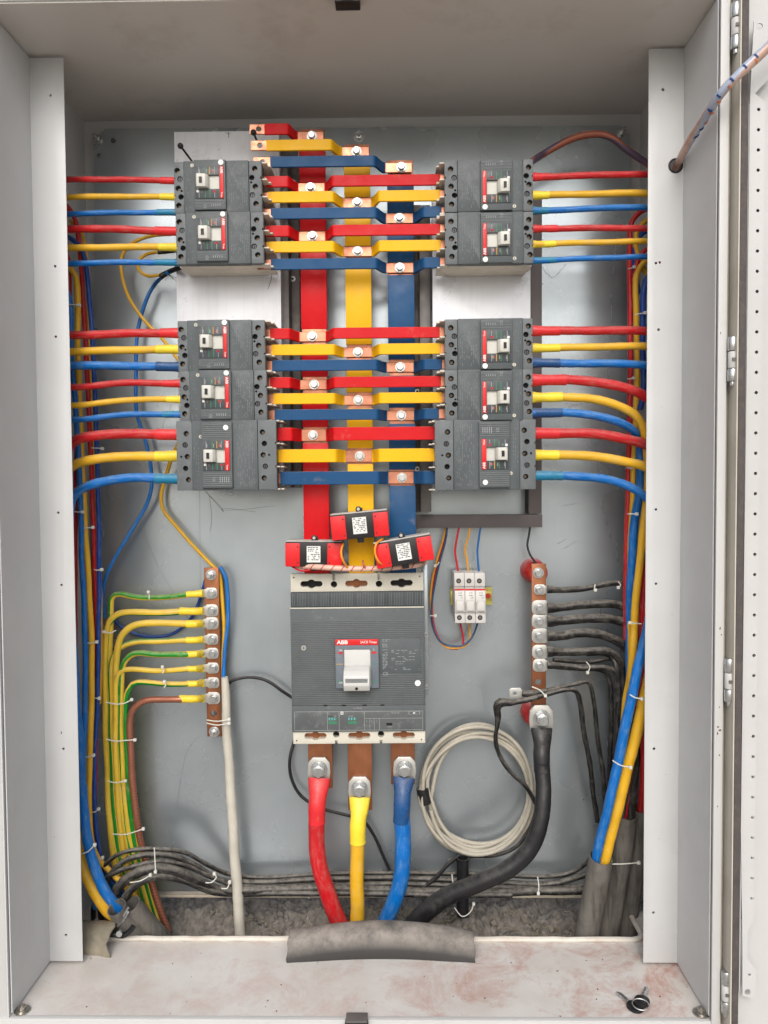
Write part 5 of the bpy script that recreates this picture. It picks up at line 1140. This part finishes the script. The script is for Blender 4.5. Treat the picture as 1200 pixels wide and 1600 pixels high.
g = 'fuse holder wires'; wr = {'red': mat('wire_red2', (196, 34, 44), .4), 'yellow': mat('wire_yellow', (226, 160, 50), .4), 'blue': mat('wire_blue', (40, 104, 170), .4), 'black': mat('wire_black', (50, 50, 56), .45), 'navy': mat('wire_navy', (50, 76, 110), .4)}
for c_, pts in (('red', [(718, 820), (714, 840), (711, 862), (714, 880), (717, 900)]), ('yellow', [(735, 820), (732, 838), (727, 858), (730, 878), (733, 900)]), ('blue', [(752, 820), (749, 836), (746, 860), (747, 880), (749, 900)])):
    cable(pts, 1.245, 3.2, wr[c_], 'signal_wire', '%s wire dropping from the level duct into a fuse holder' % c_, 'wire', g, 8)
for c_, dx_, pts in (('red', 0, [(698, 820), (694, 845), (686, 875), (678, 910), (675, 950), (680, 985), (693, 1008), (706, 1014), (720, 1012), (724, 1000), (719, 972)]), ('yellow', 1, [(697, 820), (692, 845), (683, 875), (675, 910), (673, 950), (678, 985), (692, 1008), (708, 1013), (726, 1010), (734, 998), (733, 972)]), ('navy', 2, [(699, 820), (696, 845), (688, 875), (680, 910), (674, 950), (677, 980), (688, 1002), (705, 1009), (724, 1008), (738, 995), (747, 972)])):
    cable(pts, 1.255-.004*dx_, 3.0, wr[c_], 'signal_wire', '%s wire looping from the level duct to the foot of a fuse holder' % ('dark blue' if c_ == 'navy' else c_), 'wire', g, 8)
cable([(829, 818), (826, 838), (824, 852), (828, 866), (836, 878, 1.235), (841, 886, 1.224)], 1.25, 3.4, wr['black'], 'signal_wire', 'thin black wire from the duct to the top of the neutral bar', 'wire', g, 8)

# ================================================================== HARNESSES UPPER RIGHT
hm = mat('spiral_wrap_dark', (150, 84, 62), .4, dirt=.25, dcol=(96, 84, 96), dscale=50, stripe=((84, 66, 86), 's', 1.0, .5, .42), coat=.3)
cable([(830, 254, 1.16), (845, 243), (870, 228), (900, 215), (930, 210), (955, 215), (978, 232), (1000, 248), (1022, 264, 1.2)], 1.20, 10.5, hm, 'wire_harness', 'dark spiral wrapped harness arching from the top right breaker to the cover', 'wire harness')
hw_ = mat('spiral_wrap_clear', (186, 152, 136), .3, dirt=.3, dcol=(206, 190, 180), dscale=50, stripe=((160, 170, 190), 's', 1.0, .35, .33), coat=.4)
t = thing('wire_harness', 'pale spiral wrapped harness running from the cover hole to the open door', 'wire harness', P(1057, 259, 1.1)); mb = MB()
mb.tube(smooth_jit(path([(1057, 262, 1.13, 14), (1064, 246, 1.085, 12.5), (1085, 208, 1.03, 13), (1105, 178, .985, 13), (1128, 145, .955, 13.5), (1150, 120, .945, 13.5), (1180, 92, .940, 15.5), (1215, 62, .935, 16), (1260, 30, .94, 16)], 1, 15), .0006, .02, 2), hw_, 18); part(mb, 'spiral_wrap', t)
mb = MB(); hp_ = path([(1085, 208, 1.03, 13), (1105, 178, .985, 13), (1128, 145, .955, 13.5), (1150, 120, .945, 13.5), (1180, 92, .940, 15), (1215, 62, .935, 16)], 1, 15, .003)
bk = {'b': mat('wrap_blue_wire', (44, 74, 128), .35), 'o': mat('wrap_orange_wire', (190, 116, 84), .35)}
for m_, ph in ((bk['b'], 0), (bk['o'], 2.2)):
    q = []; L = 0
    for k, v in enumerate(hp_):
        if k: L += (v[0]-hp_[k-1][0]).length
        if (L*55+ph) % 1 < .16:
            tt = (hp_[min(k+1, len(hp_)-1)][0]-hp_[max(k-1, 0)][0]).normalized(); nn = Vector((0, -1, 0)); nn = (nn-tt*nn.dot(tt)).normalized(); bb = tt.cross(nn)
            for a_ in range(5): an = ph*.35-.6+a_*.2; mb.tube([(v[0]+(nn*math.cos(an)+bb*math.sin(an))*(v[1]+.0002)-tt*.001, .0011), (v[0]+(nn*math.cos(an)+bb*math.sin(an))*(v[1]+.0002)+tt*.001, .0011)], m_, 6)
part(mb, 'visible_wires', t)
mb = MB(); a = P(1056, 262, YFL-.001); q = [(Vector((a.x+.0095*math.cos(R(20*k)), YFL-.0006, hp.z+.0095*math.sin(R(20*k)))), .0012) for k in range(18)]; mb.tube(q, black_p, 8, cyc=True); part(mb, 'grommet', t)

# ================================================================== COIL
t = thing('coiled_cable', 'coil of thin grey cable held with black tape below the neutral bar', 'cable', P(745, 1338, 1.25)); mb = MB(); c = []
loops = [(746, 1235, 90, 102, 1.262), (744, 1239, 84, 98, 1.256), (750, 1231, 80, 88, 1.250), (745, 1243, 86, 88, 1.246), (750, 1234, 76, 85, 1.254), (745, 1233, 88, 97, 1.243), (746, 1241, 80, 97, 1.240)]
NP = 24
for li, (cx_, cy_, rx, ry_, Y) in enumerate(loops[:-1]):
    nx_ = loops[li+1]
    for k in range(NP):
        f_ = k/NP; a = 2*math.pi*f_+math.pi*1.0; g_ = f_*f_*(3-2*f_)
        X_ = cx_*(1-g_)+nx_[0]*g_; Y_ = cy_*(1-g_)+nx_[1]*g_; A_ = rx*(1-g_)+nx_[2]*g_; B_ = ry_*(1-g_)+nx_[3]*g_
        c.append((P(X_+A_*math.cos(a)+3.2*math.sin(2*a+li*1.7)+1.5*math.sin(3*a+li), Y_+B_*math.sin(a)+3.0*math.cos(2*a+li*2.3), Y*(1-g_)+nx_[4]*g_), 3.2*S(1.25)))
mb.tube(spline(c, .008), cab['grey'], 10); part(mb, 'sheath', t)
mb = MB()
for a in range(0, 360, 9):
    if a % 27 == 0 or 60 < a < 120: continue
    for rr2, Y in ((88, 1.239), (96, 1.2395)):
        pass
mb.tube(path([(660, 1231, 1.250), (662, 1243, 1.250), (665, 1255, 1.250)], 1.250, 20), cab['blackclean'], 16); part(mb, 'black_tape', t)
cable([(700, 1345), (735, 1338), (775, 1336), (808, 1322), (826, 1296), (836, 1270)], 1.262, 6, cab['black'], 'control_cable', 'thin black cable half hidden behind the bottom of the grey coil', 'cable')
cable([(640, 1393, 1.235), (658, 1389), (680, 1372), (700, 1350), (718, 1336)], 1.24, 6, cab['blackclean'], 'control_cable', 'short black cable rising to the foot of the grey coil', 'cable')
mb = MB(); mb.pipe(path([(723, 1340), (723, 1385), (723, 1430)], 1.235, 19.5), cab['blackclean'], .0015, 20); mb.build('conduit_stub', label='short black tube standing below the grey coil', cat='conduit')

# ================================================================== LOWER BLACK CABLES
g = 'black cables along the bottom'
LB = [([(166, 1480, 1.23), (156, 1420, 1.2), (158, 1365, 1.195), (175, 1341, 1.193), (205, 1329, 1.193), (250, 1327, 1.2), (290, 1332, 1.215), (325, 1352, 1.235), (360, 1366), (420, 1371), (500, 1366), (600, 1364), (760, 1366), (850, 1370), (895, 1362), (925, 1340, 1.24)], 7, 'top black cable of the lower bundle, arching high at the left'),
      ([(170, 1480, 1.23), (158, 1430, 1.2), (166, 1380, 1.19), (188, 1350, 1.188), (222, 1336, 1.19), (265, 1337, 1.2), (305, 1352, 1.22), (345, 1375, 1.24), (400, 1379), (500, 1374), (620, 1372), (760, 1378), (860, 1381), (930, 1362, 1.24)], 9, 'second black cable of the lower bundle, just under the top one'),
      ([(150, 1480, 1.23), (146, 1420, 1.2), (156, 1385, 1.19), (178, 1364, 1.187), (215, 1352, 1.187), (250, 1347, 1.195), (290, 1352, 1.21), (330, 1370, 1.23), (380, 1385), (500, 1384), (620, 1381), (760, 1386), (880, 1388), (930, 1378, 1.24)], 8, 'black cable in the middle of the lower bundle'),
      ([(190, 1500, 1.24, 14), (172, 1430, 1.19, 15), (180, 1395, 1.18, 15.5), (203, 1370, 1.178, 16), (235, 1357, 1.18, 16), (272, 1360, 1.19, 15), (310, 1376, 1.21, 14), (350, 1391, 1.235, 13), (420, 1390), (520, 1388), (640, 1392), (780, 1394), (920, 1390, 1.24)], 13, 'thickest black cable of the lower bundle'),
      ([(205, 1500, 1.24, 12), (188, 1430, 1.185, 13), (197, 1400, 1.175, 13), (220, 1378, 1.172, 13), (252, 1369, 1.18, 12), (290, 1376, 1.2, 11), (330, 1393, 1.22, 10), (370, 1397, 1.24), (430, 1396), (560, 1396), (700, 1399), (800, 1398)], 9, 'lowest black cable of the lower bundle')]
for k, (pts, th, lab) in enumerate(LB): cable(pts, 1.255-.006*k, th, cab['black'], 'bundle_cable', lab, 'cable', g)
cable([(180, 1405, 1.18), (200, 1420), (220, 1445), (235, 1470)], 1.2, 12, cab['black'], 'bundle_cable', 'short thick black cable dropping into the left of the gland opening', 'cable', g)
cable([(158, 1350, 1.215), (175, 1378), (200, 1412), (228, 1440)], 1.215, 12, cab['blue'], 'riser_cable', 'blue cable entering the grey conduit at the lower left', 'cable', 'riser cables behind the left cover')

# ================================================================== CONDUITS
conm = mat('dusty_conduit', (108, 104, 98), .7, dirt=.45, dcol=(70, 67, 64), dscale=26, top=.4, bump=.3, bscale=140, streak=.75)
conb = mat('muddy_conduit', (150, 142, 124), .75, dirt=.6, dcol=(62, 60, 58), dscale=20, bump=.4, bscale=140)
g = 'cut conduits at the lower right'
for lab, pts, th, Y in (('grey conduit stub at the lower right with blue and yellow cables coming out', [(939, 1340), (928, 1400), (916, 1465), (909, 1500)], 37, 1.165),
                        ('middle grey conduit stub of the three at the lower right', [(979, 1272), (972, 1330), (960, 1400), (948, 1470), (944, 1500)], 33, 1.19),
                        ('rear grey conduit stub at the lower right, next to the cover', [(1000, 1263), (996, 1330), (988, 1400), (978, 1462), (975, 1500)], 27, 1.205)):
    mb = MB(); mb.pipe(smooth_jit(path([q + (Y+.012*i_,) for i_, q in enumerate(pts)], Y, th), .0002, .006, int(th)), conm, .0022, 26); mb.build('conduit_stub', label=lab, cat='conduit', group=g)
g = 'cut conduits at the lower left'
mb = MB(); a = path([(205, 1413, 1.165), (225, 1437, 1.18), (255, 1470, 1.2), (270, 1490, 1.21)], 1.18, 30); mb.pipe(a, conm, .002, 24); mb.build('conduit_stub', label='dusty grey conduit stub at the lower left holding a blue cable', cat='conduit', group=g)
mb = MB(); a = path([(182, 1418, 1.15), (198, 1440, 1.165), (225, 1470, 1.185), (240, 1490, 1.2)], 1.18, 31); mb.pipe(a, conm, .002, 24); mb.build('conduit_stub', label='dusty grey conduit stub at the lower left holding the thick yellow and blue cables', cat='conduit', group=g)
mb = MB(); a = []
for k in range(9):
    t_ = k/8; v = P(100+88*t_, 1472-1*t_, 1.165-.022*t_); a.append((v, 31*S(1.14), 1.0, 1.0))
mb.pipe(smooth_jit(a, .0005, .02, 9), conb, .0024, 28)
mb.bm.verts.ensure_lookup_table(); ax = (a[-1][0]-a[0][0]).normalized()
for j in range(28):
    d_ = .0022*math.sin(j*.9)+.0014*math.sin(j*2.3+1)-.002
    for base_ in (8*28, 17*28): mb.bm.verts[base_+j].co += ax*d_
mb.build('cut_pipe', label='muddy beige pipe piece with open jagged end lying at the lower left', cat='pipe')
mb = MB(); 
for dy in (0, 7): mb.tube(path([(183, 1440+dy), (192, 1432+dy), (200, 1418+dy)], 1.145, 4), zinc, 8)
mb.tube(path([(165, 1459), (180, 1460), (192, 1462), (203, 1455), (208, 1448)], 1.142, 9), black_p, 10)
p = P(187, 1458, 1.135); mb.cyl((p.x, p.z), .0048, 1.132, 1.137, zinc, 16); mb.build('pipe_clamp', label='small black and metal clamp beside the muddy pipe piece', cat='clamp')
# split grey pipe lying over the front edge of the opening
half = mat('split_pipe_grey', (66, 65, 64), .75, dirt=.10, dcol=(148, 141, 133), dscale=9, top=1.0, bump=.08, bscale=300, vary=.05)  # dusty; the shading from pale top to dark underside is also in the colour
mb = MB(); i_ = mb.mi(half); n_ = 40; ringsO = []
for k in range(n_+1):
    t_ = k/n_; px = 452+288*t_; arc = math.sin(math.pi*t_); base = Pz(px, 1500, ZB+.001); zc = ZB+.004+.012*arc; yc = base.y+.022+.004*arc
    ring_ = []
    for rr2 in (.0275, .0245):
        row = []
        for j in range(17):
            a = R(-38+j*(236/16)); w_ = 1+.004*math.sin(k*.4+j*.5)
            row.append(mb.bm.verts.new((P(px, 1480, yc).x + (.0012*math.sin(j*1.7) if k in (0, n_) else 0), yc-rr2*w_*math.cos(a)*1.02, zc+rr2*(1.0+.05*arc)*math.sin(a)*.92)))
        ring_.append(row)
    ringsO.append(ring_)
for k in range(n_):
    for s_ in (0, 1):
        for j in range(16):
            f = mb.bm.faces.new((ringsO[k][s_][j], ringsO[k][s_][j+1], ringsO[k+1][s_][j+1], ringsO[k+1][s_][j])); f.smooth = True
    for j in (0, 16): mb.bm.faces.new((ringsO[k][0][j], ringsO[k][1][j], ringsO[k+1][1][j], ringsO[k+1][0][j]))
for k in (0, n_):
    for j in range(16): mb.bm.faces.new((ringsO[k][0][j], ringsO[k][0][j+1], ringsO[k][1][j+1], ringsO[k][1][j]))
bmesh.ops.recalc_face_normals(mb.bm, faces=mb.bm.faces[:])
mb.build('split_pipe', label='dusty grey split pipe laid over the front edge of the gland opening', cat='pipe')

# ================================================================== KEYS
kt = thing('key_ring', 'ring with two small black-headed keys lying on the base plate', 'keys', Pz(994, 1578, ZB))
kz = ZB+.002
def flatprism(pts, z0, z1, m, bev=0): 
    mb_ = MB(); mb_.prism(pts, -z1, -z0, m, bev); mb_.bm.transform(Matrix.Rotation(R(-90), 4, 'X')); return mb_
def key(cpx, cpy, ang, z0):
    c = Pz(cpx, cpy, ZB); u = Vector((math.cos(ang), math.sin(ang))); v = Vector((-u.y, u.x))
    def W(a, b_): return (c.x+u.x*a+v.x*b_, c.y+u.y*a+v.y*b_)
    hp2 = [W(.0115*math.cos(R(20*k))*1.05, .0105*math.sin(R(20*k))) for k in range(18)]
    h_ = MB(); h_.prism([(x, y) for x, y in hp2], -(z0+.004), -z0, black_p, .0012); h_.bm.transform(Matrix(((1, 0, 0, 0), (0, 0, 1, 0), (0, -1, 0, 0), (0, 0, 0, 1)))); hd = part(h_, 'key_head', kt)
    b_ = MB(); bl_ = [W(.009, -.0035), W(.030, -.0035), W(.034, 0), W(.031, .0035), W(.028, .002), W(.025, .0035), W(.022, .002), W(.019, .0035), W(.009, .0035)]
    b_.prism(bl_, -(z0+.003), -(z0+.001), zinc, .0002); b_.bm.transform(Matrix(((1, 0, 0, 0), (0, 0, 1, 0), (0, -1, 0, 0), (0, 0, 0, 1)))); part(b_, 'key_blade', kt)
key(992, 1576, R(118), ZB+.0005); key(1003, 1572, R(60), ZB+.0048)
mb = MB(); c = Pz(1001, 1581, ZB); mb.tube([(Vector((c.x+.011*math.cos(R(15*k)), c.y+.010*math.sin(R(15*k)), ZB+.0105+.001*math.sin(R(15*k)))), .0008) for k in range(24)], zinc, 6, cyc=True); part(mb, 'split_ring', kt)

# debris on the base
mb = MB(); dm = mat('debris', (120, 88, 70), .9)
for k in range(26):
    p = Pz(random.uniform(120, 1080), random.uniform(1485, 1590), ZB); r = random.uniform(.0004, .0013)
    t_ = bmesh.new(); bmesh.ops.create_icosphere(t_, subdivisions=1, radius=r); mb._merge(t_, dm, Matrix.Translation((p.x, p.y, ZB+r*.4)))
mb.build('dirt_crumbs', label='small crumbs of dirt strewn over the base plate', cat='dirt', kind='stuff')

# ================================================================== CABLE TIES
def tie(pts, Y, lab, head=None, th=1.8):
    t = thing('cable_tie', lab, 'cable tie', P(pts[0][0], pts[0][1], Y), group='white cable ties'); mb = MB()
    c = [(P(a, b_, Y), th*.5*S(Y), .5, 1.0) for a, b_ in pts]; mb.tube(spline(c, .004), tie_m, 8); part(mb, 'strap', t)
    h = head or pts[-1]; p = P(h[0], h[1], Y-.001); mb = MB(); mb.box(p.x-.0024, p.x+.0024, p.y-.0022, p.y+.0022, p.z-.0024, p.z+.0024, tie_m, .0008); part(mb, 'head', t)
T = [([(106, 476), (115, 476), (124, 477)], 1.18, 'white tie round the upper yellow and blue risers at the left'),
     ([(143, 700), (150, 700), (160, 701)], 1.205, 'white tie at the left rear corner beside the fifth left breaker'),
     ([(114, 799), (120, 800), (129, 800)], 1.175, 'white tie on the left risers just below the lowest left breaker cables'),
     ([(128, 826), (135, 825), (145, 824)], 1.185, 'white tie round the yellow riser below the lowest left breaker'),
     ([(147, 890), (152, 891), (159, 890)], 1.205, 'white tie round the rear blue riser at the height of the earth bar top'),
     ([(130, 1004), (140, 1005), (151, 1003)], 1.185, 'white tie round blue and yellow risers left of the earth cables'),
     ([(147, 1090), (150, 1091), (155, 1091)], 1.205, 'white tie on the rear blue riser beside the copper earth cable bend'),
     ([(127, 1181), (137, 1183), (146, 1180)], 1.185, 'white tie round the left risers below the earth bar'),
     ([(142, 1268), (148, 1269), (154, 1264)], 1.20, 'white tie on the left risers with its tail sticking out'),
     ([(127, 1334), (137, 1331), (148, 1320)], 1.142, 'white tie round the thick blue cable at the lower left'),
     ([(150, 1344), (155, 1343), (160, 1340)], 1.185, 'small white tie beside the thick blue cable at the lower left'),
     ([(233, 936), (233, 930), (232, 925)], 1.226, 'white tie on the first earth cable'),
     ([(254, 1052), (256, 1047), (254, 1042)], 1.218, 'white tie on the sixth earth cable'),
     ([(256, 1075), (259, 1070), (257, 1065)], 1.216, 'white tie on the seventh earth cable'),
     ([(181, 985), (172, 989), (163, 987)], 1.226, 'white tie round the highest earth cable bend'),
     ([(165, 1097), (180, 1100), (194, 1099), (206, 1093)], 1.215, 'white tie round all the earth cables at the height of the bare copper bend'),
     ([(166, 1155), (180, 1158), (195, 1157), (211, 1156)], 1.215, 'white tie round all the earth cables beside the foot of the earth bar'),
     ([(168, 1220), (180, 1223), (196, 1220)], 1.215, 'white tie round the earth cables, third from the bottom'),
     ([(175, 1303), (195, 1304), (210, 1300), (224, 1295)], 1.215, 'white tie round the earth cables just above the black bundle'),
     ([(203, 1379), (220, 1376), (235, 1367)], 1.162, 'white tie round the earth cables under the black bundle'),
     ([(241, 1324), (242, 1342), (243, 1362)], 1.168, 'upright white tie round the arch of the black bundle'),
     ([(321, 1379), (330, 1379), (338, 1371), (335, 1365)], 1.205, 'curled white tie on the falling black bundle left of the white cable'),
     ([(346, 1388), (355, 1388), (359, 1378)], 1.215, 'curled white tie on the black bundle beside the white cable'),
     ([(323, 1125), (340, 1127), (358, 1124)], 1.232, 'upper white tie holding the white cable to the earth bar'),
     ([(323, 1130), (340, 1133), (358, 1130)], 1.232, 'lower white tie holding the white cable to the earth bar'),
     ([(706, 1366), (708, 1385), (708, 1402)], 1.22, 'upright white tie on the black bundle left of the black tube'),
     ([(840, 1370), (842, 1385), (841, 1396)], 1.22, 'upright white tie on the black bundle right of the thick black cable'),
     ([(710, 1418), (722, 1432), (735, 1425), (740, 1412)], 1.215, 'white tie round the foot of the black tube'),
     ([(930, 913), (929, 918), (930, 922)], 1.208, 'white tie on the first neutral cable'),
     ([(966, 909), (970, 914), (966, 918)], 1.208, 'white tie on the bend of the first neutral cable'),
     ([(1003, 975), (994, 974), (984, 973)], 1.15, 'white tie across the yellow and red risers at the right'),
     ([(916, 1034), (922, 1042), (918, 1051)], 1.215, 'curled white tie round the lowest neutral cables'),
     ([(831, 1073), (843, 1078), (852, 1087)], 1.188, 'white tie holding the taped cables to the neutral bar'),
     ([(984, 1085), (992, 1090), (1003, 1092)], 1.115, 'white tie round the thick blue and yellow cables at the right cover'),
     ([(957, 1188), (970, 1196), (985, 1199)], 1.12, 'white tie round the thick blue and yellow cables halfway down'),
     ([(950, 1350), (972, 1350), (998, 1348)], 1.165, 'white tie round the conduit stubs at the lower right'),
     ([(981, 420), (986, 419), (991, 417)], 1.195, 'small white tie on the red riser below the second right breaker'),
     ([(991, 492), (1000, 490), (1008, 489)], 1.18, 'white tie round yellow and blue risers above the third right breaker'),
     ([(980, 592), (985, 592), (990, 591)], 1.195, 'small white tie on the red riser between the third and fourth right breakers'),
     ([(978, 731), (982, 731), (986, 731)], 1.195, 'small white tie on the red riser below the lowest right breaker cables'),
     ([(981, 803), (988, 803), (995, 803)], 1.165, 'white tie round the blue riser above the neutral bar'),
     ([(686, 878), (684, 882), (680, 884)], 1.238, 'tiny tie on the looping wires beside the current transformers'),
     ([(672, 962), (676, 962), (680, 962)], 1.238, 'tiny tie on the looping wires beside the main breaker')]
for pts, Y, lab in T: tie(pts, Y, lab)

for o in list(bpy.data.objects):
    if o.name.startswith('cutter'): bpy.data.objects.remove(o)
